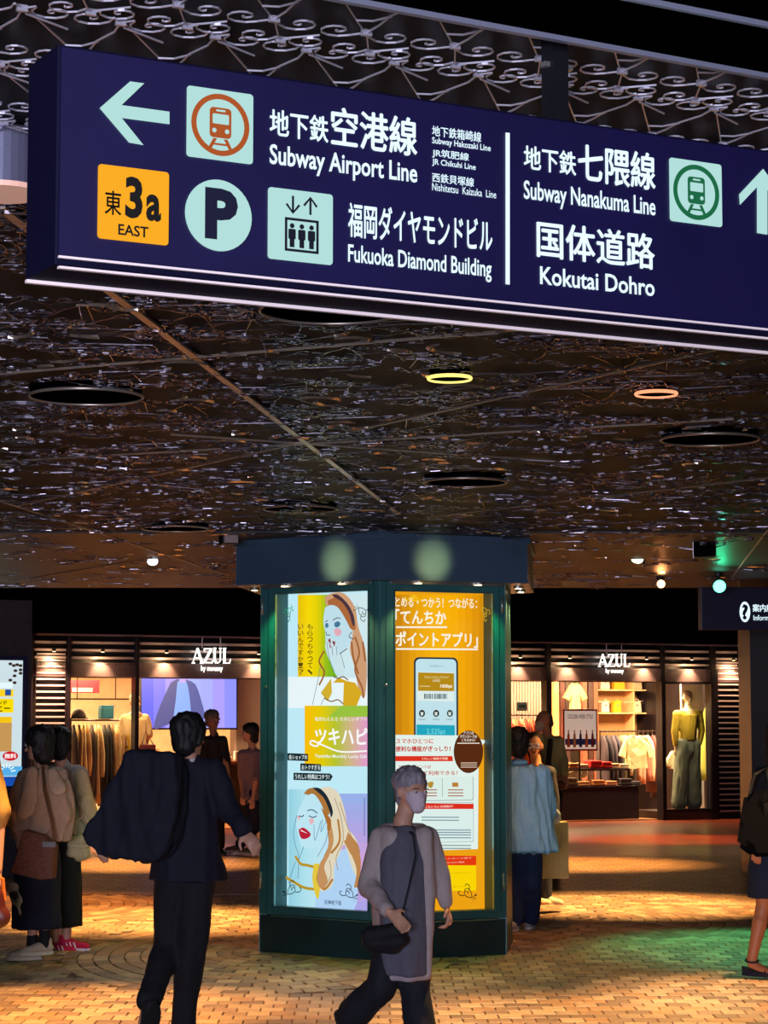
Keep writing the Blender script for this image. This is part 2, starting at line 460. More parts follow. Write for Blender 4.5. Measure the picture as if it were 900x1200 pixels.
for x, y, rr in ((-.05, 6.9, .24), (-1.2, 6.0, .2), (.95, 6.4, .2), (-1.5, 9.2, .24), (1.9, 9.6, .24), (.35, 10.4, .22), (-.9, 11.6, .22), (2.3, 12.6, .24)):
    bm = B()
    for q in (rr, rr * .8): tube(bm, [(x + math.cos(a) * q, y + math.sin(a) * q, CEIL - .004) for a in [2 * math.pi * i / 36 for i in range(36)]], .002, 4, .003, closed=True)
    for k in range(8):
        a = 2 * math.pi * k / 8; tube(bm, [(px_, py_, CEIL - .004) for px_, py_ in spiral(x + math.cos(a) * rr * .5, y + math.sin(a) * rr * .5, rr * .26, a, 1.2, 10, 1 if k % 2 else -1)], .002, 4)
    mk('iron_rosette', bm, M_iron2, ceiling)
m_bar = mat('ceiling_bar', '#a89c90', 0.35, 0.7)
def cbar(a, b, wd, z0=-.004, z1=.004):
    p = atz(a[0], a[1], CEIL); q = atz(b[0], b[1], CEIL); L = (q - p).length
    f = Frame(p, math.atan2(q.y - p.y, q.x - p.x)); bm = B(); box(bm, f, 0, L, -wd / 2, wd / 2, CEIL + z0, CEIL + z1); mk('ceiling_bar', bm, m_bar, ceiling)
cbar((0, 243), (467, 602), .028)
for a, b in [((0, 438), (660, 382)), ((860, 405), (20, 593)), ((200, 509), (660, 541)), ((0, 541), (860, 491)), ((0, 587), (268, 674)), ((902, 618), (858, 676)), ((35, 678), (178, 654)), ((500, 606), (900, 560))]:
    cbar(a, b, .009)
# recessed round openings and ring lights
m_hole = mat('hole_black', '#020204', 0.9, spec=.0)
def opening(px, py, rad, lit=None, label=''):
    c = atz(px, py, CEIL - .02)
    t = thing('ceiling_downlight', label, 'ceiling light', (c.x, c.y, CEIL))
    bm = B(); cyl(bm, (c.x, c.y, CEIL - .011), (c.x, c.y, CEIL + .022), rad - .004, seg=40); mk('recess', bm, m_hole, t)
    bm = B(); tube(bm, [(c.x + math.cos(a) * rad, c.y + math.sin(a) * rad, CEIL - .012) for a in [2 * math.pi * i / 48 for i in range(48)]], .0045, 6, .007, closed=True)
    mk('rim', bm, glow(lit, 1.2) if lit else m_bar, t, smooth=True)
    return t
opening(388, 367, .225, None, 'largest round black recess in the ceiling right under the hanging sign')
opening(101, 467, .225, None, 'dark round ceiling recess left of the long diagonal bar')
opening(832, 517, .225, None, 'dark round ceiling recess at the right edge below the copper ring light')
opening(545, 567, .225, None, 'dark round ceiling recess just in front of the advertising pillar')
opening(352, 598, .225, None, 'flat dark round ceiling recess above the left half of the pillar')
opening(205, 621, .225, None, 'distant dark round ceiling recess above the left spotlight')
t = opening(527, 446, .082, '#ffe37a', 'small round ceiling light with glowing yellow ring')
t = opening(769, 464, .082, '#ff9a70', 'small round ceiling light with copper red ring')
# beam at the upper right
fb = Frame(atz(495, 0, CEIL), math.atan2((atz(900, 75, CEIL) - atz(495, 0, CEIL)).y, (atz(900, 75, CEIL) - atz(495, 0, CEIL)).x))
bm = B(); box(bm, fb, -1.5, 3.0, -.42, 0, CEIL - .02, CEIL + .04); tr = mk('trim_2', bm, MATS['matte_black'], kind='structure')
bm = B(); box(bm, fb, -1.5, 3.0, -.004, .010, CEIL - .03, CEIL - .01); box(bm, fb, -1.5, 3.0, -.26, -.25, CEIL - .03, CEIL - .01); mk('edge_strip', bm, mat('strip_grey', '#84889a', .4, .5), tr)
# side walls far outside the view, and the rear wall of the shops
bm = B(); box(bm, WORLD, -9.3, -9, -3, 60, 0, CEIL + .1); mk('wall_left', bm, M_dark, kind='structure')
bm = B(); box(bm, WORLD, 13, 13.3, -3, 60, 0, CEIL + .1); mk('wall_right', bm, M_dark, kind='structure')

# ------------------------------------------------------------------ the hanging direction sign
ZB, ZT = 2.41, 2.782
pl, pr = atz(64, 307, ZB), atz(900, 392, ZB)
fs = Frame(pl, math.atan2(pr.y - pl.y, pr.x - pl.x))
m_navy = mat('sign_navy', '#0d0832', 0.45, vary=.12, scale=3)
m_navyd = mat('sign_navy_dark', '#07061e', 0.7, spec=.1)
sign = thing('hanging_direction_sign', 'large navy illuminated direction sign hanging across the top with arrows and station names', 'sign', fs.p(0, 0, ZB), fs.yaw)
LEN = fs.px(1010, 400)[0]
bm = B(); box(bm, fs, 0, LEN, 0, .15, ZB - .004, ZT, .004); mk('housing', bm, m_navyd, sign)
bm = B(); box(bm, fs, .006, LEN - .006, -.004, .001, ZB + .012, ZT - .006); mk('face_panel', bm, m_navy, sign)
bm = B(); box(bm, fs, 0.004, LEN, -.010, -.004, ZB + .006, ZB + .010); mk('trim_strip', bm, mat('sign_trim_pale', '#d8c8c4', .4), sign)
bm = B(); box(bm, fs, 0.004, LEN, -.012, -.002, ZB - .012, ZB - .008); box(bm, fs, 0, LEN, .14, .15, ZB - .010, ZB - .004); mk('bottom_rail', bm, MATS['sign_trim_pale'], sign)
u_p = fs.px(674, 140)[0]
bm = B(); box(bm, fs, u_p - .018, u_p + .018, .05, .09, ZT, CEIL + .03); mk('hanger_post', bm, M_black, sign)
for sg in (-1, 1):
    bm = B(); box(bm, fs, u_p + sg * .026 - .006, u_p + sg * .026 + .006, .055, .07, CEIL - .05, CEIL - .04); mk('hanger_bolt', bm, M_steel, sign)
WG = glow('#b4e2de', .78); WL = glow('#dcf4ff', .98)
FW = -.006
def spoly(pts, m, name='pictogram', w=FW, lab=None):
    return mk(name, pxpoly(fs, pts, w, .0012), m, sign, label=lab)
spoly([(116.7,126.7),(152.2,95.6),(168.9,97.8),(142.2,123.3),(198.4,131.1),(198.4,145.6),(142.2,138.2),(167.8,170),(151.1,167.1)], WG, 'left_arrow')
spoly([(894,198),(866,228),(867,240),(887,219),(887,273),(899,275),(899,222),(921,250),(922,237)], WG, 'up_arrow')
def tile(tl, br, m, name, lab=None):
    u0, z1 = fs.px(*tl, FW); u1, z0 = fs.px(*br, FW)
    bm = prism(B(), fs, rrect(u0, z0, u1, z1, .006), FW, FW - .0015); o = mk(name, bm, m, sign, label=lab); return u0, z0, u1, z1, o
def train(u0, z0, u1, z1, m, mbg, par):
    cu, cz = (u0 + u1) / 2, (z0 + z1) / 2; rr = min(u1 - u0, z1 - z0) * .44; w = FW - .002
    mk('ring', ringp(B(), fs, cu, cz, rr, rr, rr * .17, w, w - .001, 36), m, par)
    bm = prism(B(), fs, rrect(cu - rr * .37, cz - rr * .42, cu + rr * .37, cz + rr * .55, rr * .12), w, w - .001)
    prism(bm, fs, [(cu - rr * .42, cz - rr * .78), (cu - rr * .3, cz - rr * .78), (cu - rr * .12, cz - rr * .45), (cu - rr * .24, cz - rr * .45)], w, w - .001)
    prism(bm, fs, [(cu + rr * .42, cz - rr * .78), (cu + rr * .3, cz - rr * .78), (cu + rr * .12, cz - rr * .45), (cu + rr * .24, cz - rr * .45)], w, w - .001)
    prism(bm, fs, [(cu - rr * .3, cz - rr * .66), (cu + rr * .3, cz - rr * .66), (cu + rr * .3, cz - rr * .6), (cu - rr * .3, cz - rr * .6)], w, w - .001)
    mk('train_symbol', bm, m, par)
    bm = prism(B(), fs, rrect(cu - rr * .28, cz + .02 * rr, cu + rr * .28, cz + rr * .34, rr * .04), w - .0015, w - .002)
    prism(bm, fs, rrect(cu - rr * .16, cz + .42 * rr, cu + rr * .16, cz + rr * .48, rr * .02), w - .0015, w - .002)
    for s in (-1, 1): prism(bm, fs, ellpts(cu + s * rr * .22, cz - rr * .2, rr * .075, rr * .075, 12), w - .0015, w - .002)
    mk('train_window', bm, mbg, par)
a = tile((219, 100), (296, 193), WG, 'subway_tile'); train(*a[:4], glow('#c25a14', .62), WG, a[4])
a = tile((784, 184.5), (846, 266.5), WG, 'subway_tile'); train(*a[:4], glow('#0c7a4a', .55), WG, a[4])
am = glow('#ffae00', .78); ink = glow('#1c1206', .12)
a = tile((115, 192), (197, 288), am, 'exit_number_tile', 'amber tile with exit number')
T = a[4]
w2 = FW - .0035
pxtext('東', fs, 122.5, 251, 142.5, 224.5, w2, ink, T, bold=.012); pxtext('3', fs, 146.5, 255, 167.5, 208.5, w2, ink, T, bold=.04)
pxtext('a', fs, 171, 258.5, 189, 229, w2, ink, T, bold=.035); pxtext('EAST', fs, 138.5, 275, 174, 266, w2, ink, T, bold=.02)
cu_, cz_ = fs.px(256, 252.5, FW); ru = (fs.px(295, 252, FW)[0] - fs.px(217, 252, FW)[0]) / 2
T = mk('parking_disc', prism(B(), fs, ellpts(cu_, cz_, ru, ru, 40), FW, FW - .0015), WG, sign)
pxtext('P', fs, 240, 279, 279, 223.5, w2, glow('#0c1046', .35), T, bold=.05)
u0, z0, u1, z1, T = tile((314, 219), (389.5, 311), WG, 'lift_tile')
dk = glow('#0a1038', .25); w = FW - .003
U = u1 - u0; Z = z1 - z0
bm = B(); fa = [(u0 + U * .25, z0 + Z * .13), (u0 + U * .77, z0 + Z * .60)]
t_ = U * .035
for q in ((fa[0][0], fa[0][1], fa[1][0], fa[0][1] + t_), (fa[0][0], fa[1][1] - t_, fa[1][0], fa[1][1]), (fa[0][0], fa[0][1], fa[0][0] + t_, fa[1][1]), (fa[1][0] - t_, fa[0][1], fa[1][0], fa[1][1])):
    prism(bm, fs, [(q[0], q[1]), (q[2], q[1]), (q[2], q[3]), (q[0], q[3])], w, w - .001)
for i in range(3):
    c = u0 + U * (.36 + .15 * i); zz = z0 + Z * .19
    prism(bm, fs, ellpts(c, zz + Z * .30, U * .035, U * .035, 12), w, w - .001)
    prism(bm, fs, rrect(c - U * .055, zz + Z * .11, c + U * .055, zz + Z * .255, U * .02), w, w - .001)
    prism(bm, fs, [(c - U * .035, zz), (c + U * .035, zz), (c + U * .035, zz + Z * .12), (c - U * .035, zz + Z * .12)], w, w - .001)
for c, s in ((u0 + U * .37, -1), (u0 + U * .64, 1)):
    m0 = z0 + Z * .79; h = Z * .12
    stroke(bm, fs, [(c, m0 - h), (c, m0 + h)], U * .035, w - .001)
    stroke(bm, fs, [(c - U * .1, m0 + s * (h - U * .12)), (c, m0 + s * h), (c + U * .1, m0 + s * (h - U * .12))], U * .035, w - .001)
mk('lift_symbol', bm, dk, T)
for s, xl, yb, xr, yt, bd in [('地下鉄', 316, 158.5, 385, 136.5, .018), ('空港線', 388, 170.5, 489, 138.5, .02), ('Subway Airport Line', 316, 199, 489, 191.5, .018),
    ('地下鉄箱崎線', 506.5, 159, 564, 155, .012), ('Subway Hakozaki Line', 506.5, 170, 575, 170, .012), ('JR筑肥線', 506.5, 184.5, 549.5, 179.5, .012),
    ('JR Chikuhi Line', 506.5, 194.5, 557.5, 192.5, .012), ('西鉄貝塚線', 506.5, 213, 555.5, 208.5, .012), ('Nishitetsu  Kaizuka  Line', 506.5, 223, 581.5, 224, .005),
    ('福岡ダイヤモンドビル', 408, 277.5, 577, 257, .018), ('Fukuoka Diamond Building', 408, 313, 576, 305, .015), ('地下鉄', 614, 198, 675, 178, .018),
    ('七隈線', 677.5, 212, 768, 180, .02), ('Subway Nanakuma Line', 614, 239.5, 768, 231.5, .016), ('国体道路', 629, 301, 767, 274.5, .018), ('Kokutai Dohro', 633, 333, 767, 327, .016)]:
    pxtext(s, fs, xl, yb, xr, yt, FW, WL, sign, bold=bd)
spoly([(592.5, 155.5), (597, 156), (597, 333.5), (592.5, 333)], WL, 'divider_line')
# cylindrical ceiling lamp behind the left end of the sign
c = at(2, 228, 4.9)
t = thing('cylinder_downlight', 'grey cylinder ceiling lamp behind the left end of the hanging sign', 'ceiling light', (c.x, c.y, c.z))
bm = B(); cyl(bm, (c.x, c.y, c.z + .01), (c.x, c.y, CEIL + .03), .085, seg=32); mk('housing', bm, mat('lamp_grey', '#5a5a6e', .4, .3), t, smooth=False)
bm = B(); cyl(bm, (c.x, c.y, c.z), (c.x, c.y, c.z + .012), .092, seg=32); mk('diffuser', bm, mat('lamp_peach', '#d8a893', .5, 0, .25), t)
# ------------------------------------------------------------------ advertising pillar
V0 = atz(445, 1126, 0); V0.z = 0
SR, SL = .99, 1.07
fr = Frame(V0, YAW)
dl = YAW + R(120)
lend = V0 + Vector((math.cos(dl), math.sin(dl), 0)) * SL
fl = Frame(lend, dl - math.pi)
def hexpts(off):
    """six-sided plan grown outwards by off"""
    pts = [Vector((0, 0))]; d = YAW; L = [SR, SL, .99, SR, SL, .99]
    L = [SR, SL, SR, SR, SL, SR]
    # equiangular plan: sides a b c a b c
    a, b, c_ = SR, .99, SL
    p = Vector((V0.x, V0.y)); out = []
    for k, l in enumerate([a, b, c_, a, b, c_]):
        out.append(p.copy()); p = p + Vector((math.cos(d + k * R(60)), math.sin(d + k * R(60)))) * l
    cen = sum(out, Vector((0, 0))) / 6
    res = []
    for q in out:
        v = (q - cen); res.append(tuple(q + v.normalized() * (off / math.cos(R(30)))))
    return res
HB = 2.63
m_green = mat('pillar_green', '#336e72', 0.36, .1, vary=.15, scale=2)
m_greend = mat('pillar_plinth', '#1c3a3c', 0.45, .1, vary=.2, scale=4)
pillar = thing('advertising_pillar', 'dark green six-sided pillar with two backlit poster cases in the middle of the walkway', 'pillar', V0)
hp = hexpts(0)
bm = B(); hprism(bm, [(x, y) for x, y in hexpts(-.18)], 0, CEIL); mk('core', bm, M_dark, pillar)
# rear sides as plain panels
cen = Vector((sum(p[0] for p in hp) / 6, sum(p[1] for p in hp) / 6))
for k in (1, 2, 3, 4):
    a, b = Vector(hp[k]), Vector(hp[(k + 1) % 6]); f = Frame((a.x, a.y), math.atan2(b.y - a.y, b.x - a.x))
    bm = B(); box(bm, f, .0, (b - a).length, .0, .06, 0, HB); mk('side_panel', bm, m_green, pillar)
KP = .8
def case(f, L, x0, x1, y0, y1):
    """one poster case: stiles, rails, plinth, bead, glass; returns opening"""
    u0 = f.px(x0, 900)[0]; u1 = f.px(x1, 900)[0]; um = (u0 + u1) / 2; xm = (x0 + x1) / 2
    z1 = f.px(xm, y0)[1]; z0 = f.px(xm, y1)[1]
    zp = z0 - .055
    bm = B(); box(bm, f, 0, u0, 0, .165, zp, HB, .004); mk('stile', bm, m_green, pillar)
    bm = B(); box(bm, f, u1, L, 0, .165, zp, HB, .004); mk('stile', bm, m_green, pillar)
    bm = B(); box(bm, f, u0, u1, 0, .165, z1, HB, .003); mk('top_rail', bm, m_green, pillar)
    bm = B(); box(bm, f, u0, u1, 0, .165, zp, z0, .003); mk('bottom_rail', bm, m_green, pillar)
    bm = B(); box(bm, f, .002, L - .002, 0.004, .165, 0, zp - .008, .004); mk('plinth', bm, m_greend, pillar)
    bm = B()
    for a in ((u0, u0 + .008, z0, z1), (u1 - .008, u1, z0, z1), (u0, u1, z0, z0 + .008), (u0, u1, z1 - .008, z1)):
        box(bm, f, a[0], a[1], -.004, .012, a[2], a[3])
    box(bm, f, u0 - .02, u1 + .02, -.005, 0, zp - .012, zp - .004)
    mk('bead', bm, mat('bead_metal', '#7fb0a8', .25, .8), pillar)
    bm = B(); box(bm, f, u0 + .008, u1 - .008, .010, .013, z0 + .008, z1 - .008); mk('glass_pane', bm, GLASS, pillar)
    for zz in (.45, 2.42):
        bm = B(); cyl(bm, f.p(.02 if f is fl else L - .028, -.008, zz), f.p(.02 if f is fl else L - .028, -.008, zz + .12), .008, seg=8); mk('hinge', bm, M_steel, pillar, smooth=True)
    bm = B(); ball(bm, f.p(.055 if f is fl else .05, -.003, 1.9), .010, seg=8, rings=6); mk('lock', bm, M_steel, pillar)
    bm = B(); box(bm, f, .07 if f is fl else .045, .073 if f is fl else .048, -.0015, .001, 0.3, HB); box(bm, f, L - .05, L - .047, -.0015, .001, .3, HB); mk('seam', bm, M_black, pillar)
    return u0, u1, z0, z1
OL = case(fl, SL, 321, 432, 693, 1066)
OR = case(fr, SR, 462, 579, 693, 1069)
# header fascia
hf = hexpts(.17)
bm = B(); hprism(bm, hf, HB, HB + .03); hprism(bm, hexpts(.165), HB + .03, CEIL - .04); hprism(bm, hexpts(.185), CEIL - .04, CEIL + .02)
mk('header', bm, mat('header_blue', '#44607a', .3, .15, vary=.1, scale=2), pillar)
warm = glow('#ffdca0', 5.0)
ff = []
for k in (0, 5, 1, 4):
    a, b = Vector(hf[k]), Vector(hf[(k + 1) % 6]); f = Frame((a.x, a.y), math.atan2(b.y - a.y, b.x - a.x)); L = (b - a).length; ff.append((f, L))
    if k in (0, 5):
        bm = B(); box(bm, f, .15, L - .15, .10, .13, HB - .02, HB); mk('lamp_rail', bm, M_steel, pillar)
    for q in (.3, .7):
        bm = B(); cyl(bm, f.p(L * q, .085, HB - .014), f.p(L * q, .085, HB), .035, seg=16); h = mk('downlight_ring', bm, M_steel, pillar)
        bm = B(); cyl(bm, f.p(L * q, .085, HB - .018), f.p(L * q, .085, HB - .012), .022, seg=12); mk('bulb', bm, warm, h)
        g = k in (0, 5)
        lamp('SPOT', f.p(L * q, .06 if g else .085, HB - .03), 26 if g else 30, ('#40ff9a' if (q == .7) == (k == 0) else '#ffd080') if g else '#ffb070', aim=f.p(L * q, .2 if g else .1, 0), size=.02, spot=100)
for (f, L), q in ((ff[0], .36), (ff[1], .72)):
    lamp('SPOT', f.p(L * q, -.55, HB - .1), 40, '#ffe488', aim=f.p(L * q, 0, HB + .13), size=.04, spot=32, blend=1)  # added spots without fixtures, for the glow patches on the header
# --- left poster (backlit print)
def G(c, e=KP): return glow(c, e)
def poster(f, O, name, label, cat='poster'):
    t = thing(name, label, cat, f.p((O[0] + O[1]) / 2, .16, O[2]), f.yaw); return t
lay = [0]
def W_(): lay[0] += 1; return .1575 - lay[0] * .00045
def pp(f, pts, c, par, name='print_shape', smooth=False, e=KP):
    w = W_(); q = [f.px(x, y, w) for x, y in pts]
    if smooth: q = smoothpts(q + [q[0]], 4)[:-1]
    return mk(name, prism(B(), f, q, w, w - .0004), G(c, e), par)
def ps(f, strokes, c, wd, par, name='ink_line', e=KP):
    w = W_(); bm = B()
    for s in strokes: stroke(bm, f, smoothpts([f.px(x, y, w) for x, y in s], 5), wd, w)
    return mk(name, bm, G(c, e), par)
def grad(f, x0, y0, x1, y1, cols, par, horiz=True, n=12):
    w = W_(); par_bm = B(); ms = []
    for i in range(n):
        t = i / (n - 1) * (len(cols) - 1); k = min(int(t), len(cols) - 2); t -= k
        a, b = lin(cols[k]), lin(cols[k + 1]); c = [a[j] * (1 - t) + b[j] * t for j in range(3)]
        hx = '#' + ''.join('%02x' % max(0, min(255, int(255 * (1.055 * v ** (1 / 2.4) - .055 if v > .0031 else v * 12.92)))) for v in c)
        ms.append(G(hx)); p, q = i / n, (i + 1) / n
        pts = [(x0 + (x1 - x0) * p, y0), (x0 + (x1 - x0) * q, y0), (x0 + (x1 - x0) * q, y1), (x0 + (x1 - x0) * p, y1)] if horiz else [(x0, y0 + (y1 - y0) * p), (x1, y0 + (y1 - y0) * p), (x1, y0 + (y1 - y0) * q), (x0, y0 + (y1 - y0) * q)]
        n0 = len(par_bm.faces); par_bm.faces.new([par_bm.verts.new(f.p(a_[0], w, a_[1])) for a_ in [f.px(x, y, w) for x, y in pts]]); setmi(par_bm, n0, i)
    return mk('colour_wash', par_bm, ms, par)
def pt(f, s, xl, yb, xr, yt, c, par, bold=.012, e=KP):
    w = W_(); return pxtext(s, f, xl, yb, xr, yt, w, G(c, e), par, bold=bold)
P1 = poster(fl, OL, 'backlit_poster', 'tall backlit poster on the left face of the pillar with two drawn long-haired women')
lay[0] = 0
bm = B(); box(bm, fl, OL[0], OL[1], .158, .163, OL[2], OL[3]); mk('sheet', bm, G('#b9e4f0', .9), P1)
F = fl
pp(F, [(350,700),(432,694),(432,828),(350,828)], '#d3eef4', P1)
pp(F, [(338,793),(432,795),(432,827),(338,830)], '#eefcff', P1)
grad(F, 349, 697, 396, 793, ['#f0c800', '#ffe000', '#e8d600', '#8fc21c', '#6cb81c'], P1)
for tx, x, y0, st in (('いいんですか！？', 349, 731, 7.6), ('もらっちゃって、', 360, 731, 7.6)):
    for i, ch in enumerate(tx): pt(F, ch, x, y0 + 6.5 + i * st, x + 6.5, y0 + i * st, '#5a4a10', P1)
# first drawn woman: hair mass, face, band, hand, sleeve
pp(F, [(380,700),(390,695),(404,696),(416,712),(420,735),(428,760),(430,790),(427,818),(420,806),(415,780),(410,760),(414,735),(405,720),(395,712),(384,712)], '#d2a078', P1, smooth=True)
pp(F, [(384,704),(394,700),(404,706),(411,720),(417,735),(412,738),(404,725),(396,712),(386,710)], '#b06a3a', P1, smooth=True)
pp(F, [(381,712),(388,709),(396,712),(404,724),(410,736),(413,746),(406,760),(396,767),(386,768),(382,757),(381,740),(379,728)], '#c3e4f0', P1, smooth=True)
pp(F, [(389,697),(396,697),(407,707),(414,720),(416,732),(413,732),(409,718),(401,706),(392,700)], '#4a3440', P1, smooth=True)
pp(F, [(391,739),(395,736),(400,739),(399,744),(394,745)], '#e8b0bc', P1, smooth=True)
pp(F, [(392,730),(396,728),(399,731),(396,735),(392,734)], '#4a7a9a', P1, smooth=True); pp(F, [(381,731),(384,730),(385,734),(382,736)], '#4a7a9a', P1, smooth=True)
ps(F, [[(390,727),(395,724),(399,725)], [(381,729),(384,727)], [(382,740),(383,744),(387,744)], [(407,760),(397,767)], [(413,740),(409,746),(415,749)]], '#5a4238', .006, P1)
pp(F, [(383,750),(388,748),(392,751),(395,757),(399,770),(404,783),(402,794),(394,791),(388,778),(383,766),(381,756)], '#cfe9ee', P1, smooth=True)
for a in ([(384,750),(387,748),(388,755)], [(389,751),(393,752),(392,758)], [(385,752),(388,758),(387,760)]): pp(F, a, '#8a3040', P1)
ps(F, [[(383,752),(386,772),(392,788)], [(389,757),(390,768)], [(394,757),(395,768)], [(399,765),(404,783)], [(376,778),(372,800),(366,826)], [(376,826),(384,810)]], '#3f6078', .004, P1)
pp(F, [(390,800),(397,794),(406,798),(416,800),(424,812),(418,827),(402,827),(403,800)], '#dcae20', P1); pp(F, [(376,812),(388,795),(389,812),(384,822)], '#d8b430', P1)
ps(F, [[(390,792),(396,795),(402,793),(408,797)], [(380,818),(388,822),(396,820),(402,825)]], '#7a5018', .008, P1)
ps(F, [[(380,763),(374,775),(380,788),(374,803)], [(416,746),(421,765),(416,785),(424,805),(426,818)], [(412,752),(414,770),(420,790)], [(425,752),(428,775)]], '#a06030', .014, P1)
grad(F, 357, 827, 432, 898, ['#ffc400', '#e8d000', '#b8c830', '#d8b890', '#e8a0d0'], P1, n=16)
pp(F, [(400,827),(432,827),(432,840),(385,840)], '#9cc840', P1)
pt(F, '毎月もらえる たのしいギフト', 369, 845, 430, 840, '#eefcf0', P1)
pt(F, 'ツキハピ', 369, 873, 431, 853, '#ffffff', P1, bold=.03)
ps(F, [[(378,864),(372,874),(364,872),(366,868),(380,874),(400,881),(430,880)]], '#ffffff', .012, P1)
pt(F, 'Tenchika Monthly Lucky Gift', 369, 889, 430, 884.5, '#f4ffff', P1)
for s, x0, x1, y in (('各ショップの', 337, 361, 887), ('おトクすぎる', 352, 376, 899), ('うれしい特典はコチラ！', 344, 387, 910)):
    pp(F, [(x0, y - 4.5), (x1, y - 3.5), (x1 + (3 if x1 > 380 else 0), y), (x1, y + 5), (x0, y + 4)], '#123038', P1, e=.5); pt(F, s, x0 + 1.5, y + 3, x1 - 1, y - 2.5, '#f0ffff', P1)
grad(F, 392, 930, 432, 1068, ['#9db4ee', '#b9a8e8', '#e0a8dc', '#b0a8ec'], P1, horiz=False)
grad(F, 338, 925, 396, 1066, ['#9ad8e8', '#b4e8f4', '#c4ecf8', '#c0e0f8'], P1)
pp(F, [(392,1000),(410,995),(418,1020),(414,1068),(372,1068),(375,1030)], '#b4d8fa', P1, smooth=True)
# second drawn woman
pp(F, [(372,925),(385,922),(397,930),(404,950),(408,970),(418,985),(422,1010),(420,1030),(412,1015),(404,990),(398,1000),(392,1015),(390,1036),(380,1044),(372,1040),(376,1020),(386,1000),(388,970),(384,945)], '#e6dcc0', P1, smooth=True)
pp(F, [(356,930),(362,924),(372,925),(380,935),(386,950),(384,955),(376,946),(370,935),(362,932)], '#b07838', P1, smooth=True)
pp(F, [(356,936),(366,930),(374,938),(380,952),(382,970),(378,985),(366,994),(354,992),(350,980),(347,965),(350,950)], '#c2ecf8', P1, smooth=True)
pp(F, [(366,923),(375,924),(384,934),(390,950),(388,958),(386,950),(380,936),(372,928)], '#20303c', P1, smooth=True, e=.6)
pp(F, [(350,972),(356,970),(364,977),(361,982),(354,983),(351,978)], '#c02038', P1, smooth=True); pp(F, [(352,972),(361,977),(353,974)], '#ffffff', P1)
pp(F, [(362,960),(366,959),(368,963),(364,966)], '#ecb8c0', P1, smooth=True); pp(F, [(348,957),(351,956),(351,962)], '#ecb8c0', P1, smooth=True)
ps(F, [[(350,956),(354,957),(356,955)], [(362,956),(367,958),(371,956)], [(360,950),(366,949),(372,953)]], '#2a4050', .007, P1)
ps(F, [[(348,955),(344,975),(346,990),(350,1004),(349,1030)], [(368,966),(369,985),(376,962)], [(378,960),(376,975),(383,960)], [(386,962),(382,985),(372,1004)], [(356,992),(350,1008)], [(338,1035),(346,1010)]], '#4a7aa0', .0045, P1)
ps(F, [[(346,1003),(352,1012),(360,1014),(368,1016)], [(335,1028),(345,1034),(356,1040),(368,1042)]], '#c09820', .02, P1)
pp(F, [(368,1012),(376,1016),(374,1050),(370,1050),(366,1030)], '#e8cc40', P1, smooth=True)
ps(F, [[(384,968),(386,990),(378,1010),(372,1030),(380,1042),(390,1030)], [(404,985),(412,1000),(420,1012),(418,1040)], [(396,960),(398,985),(388,1000)], [(410,980),(418,990),(421,1000)]], '#b88038', .018, P1)
ps(F, [[(427, 935), (427, 980)]], '#5060a0', .006, P1)
pt(F, '天神地下街', 380, 1060, 400, 1055.5, '#243a60', P1)
pp(F, [(408,975),(414,984),(420,995),(423,1012),(420,1034),(415,1040),(418,1020),(412,1002),(405,988)], '#c08850', P1, smooth=True)
pp(F, [(388,965),(391,985),(386,1002),(380,1016),(384,1032),(378,1042),(372,1034),(374,1014),(383,998),(386,980)], '#c89460', P1, smooth=True)
pp(F, [(376,946),(384,955),(388,962),(386,975),(382,962)], '#b07030', P1, smooth=True)
ps(F, [[(392,935),(400,960),(402,985),(394,1004),(396,1020)], [(398,940),(406,965),(414,985)], [(386,1008),(388,1024),(383,1036)]], '#b09068', .006, P1)
# little scroll ornaments on the glass corners
def corner(f, cx, cy, sx, sy, c, par, e):
    lay0 = lay[0]
    w = -.004; bm = B()
    for s in ([(0, 0), (6, 1), (10, 5), (8, 9), (5, 7), (6, 5)], [(0, 0), (1, 7), (5, 12), (9, 11), (9, 8)], [(4, 9), (3, 15), (7, 18), (9, 15)], [(10, 3), (15, 3), (18, 7), (15, 9)]):
        stroke(bm, f, smoothpts([f.px(cx + sx * x * .9, cy + sy * y * .9, w) for x, y in s], 4), .0055, w)
    for a in ((-4, -2), (-5, 3), (-1, -5)):
        prism(bm, f, [f.px(cx + sx * q[0], cy + sy * q[1], w) for q in ((0, 0), (a[0] - 1, a[1]), (a[0], a[1] + 1.6))], w, w - .001)
    mk('corner_ornament', bm, glow(c, e) if e else mat('ornament_dark', '#1c2c38', .5), par)
# glass ornament belongs to the pillar's case
corner(fl, 420, 712, 1, 1, '#203040', pillar, 0); corner(fl, 341, 712, -.5, 1, '#c8a030', pillar, 0)
corner(fl, 414, 1052, -1, -1, '#203040', pillar, 0); corner(fl, 337, 1048, 1, -1, '#203040', pillar, 0)
corner(fr, 566, 712, .5, 1, '#e8b020', pillar, .6); corner(fr, 553, 1052, -1, -1, '#203040', pillar, 0); corner(fr, 490, 704, -1, -.4, '#ffd020', pillar, .8)
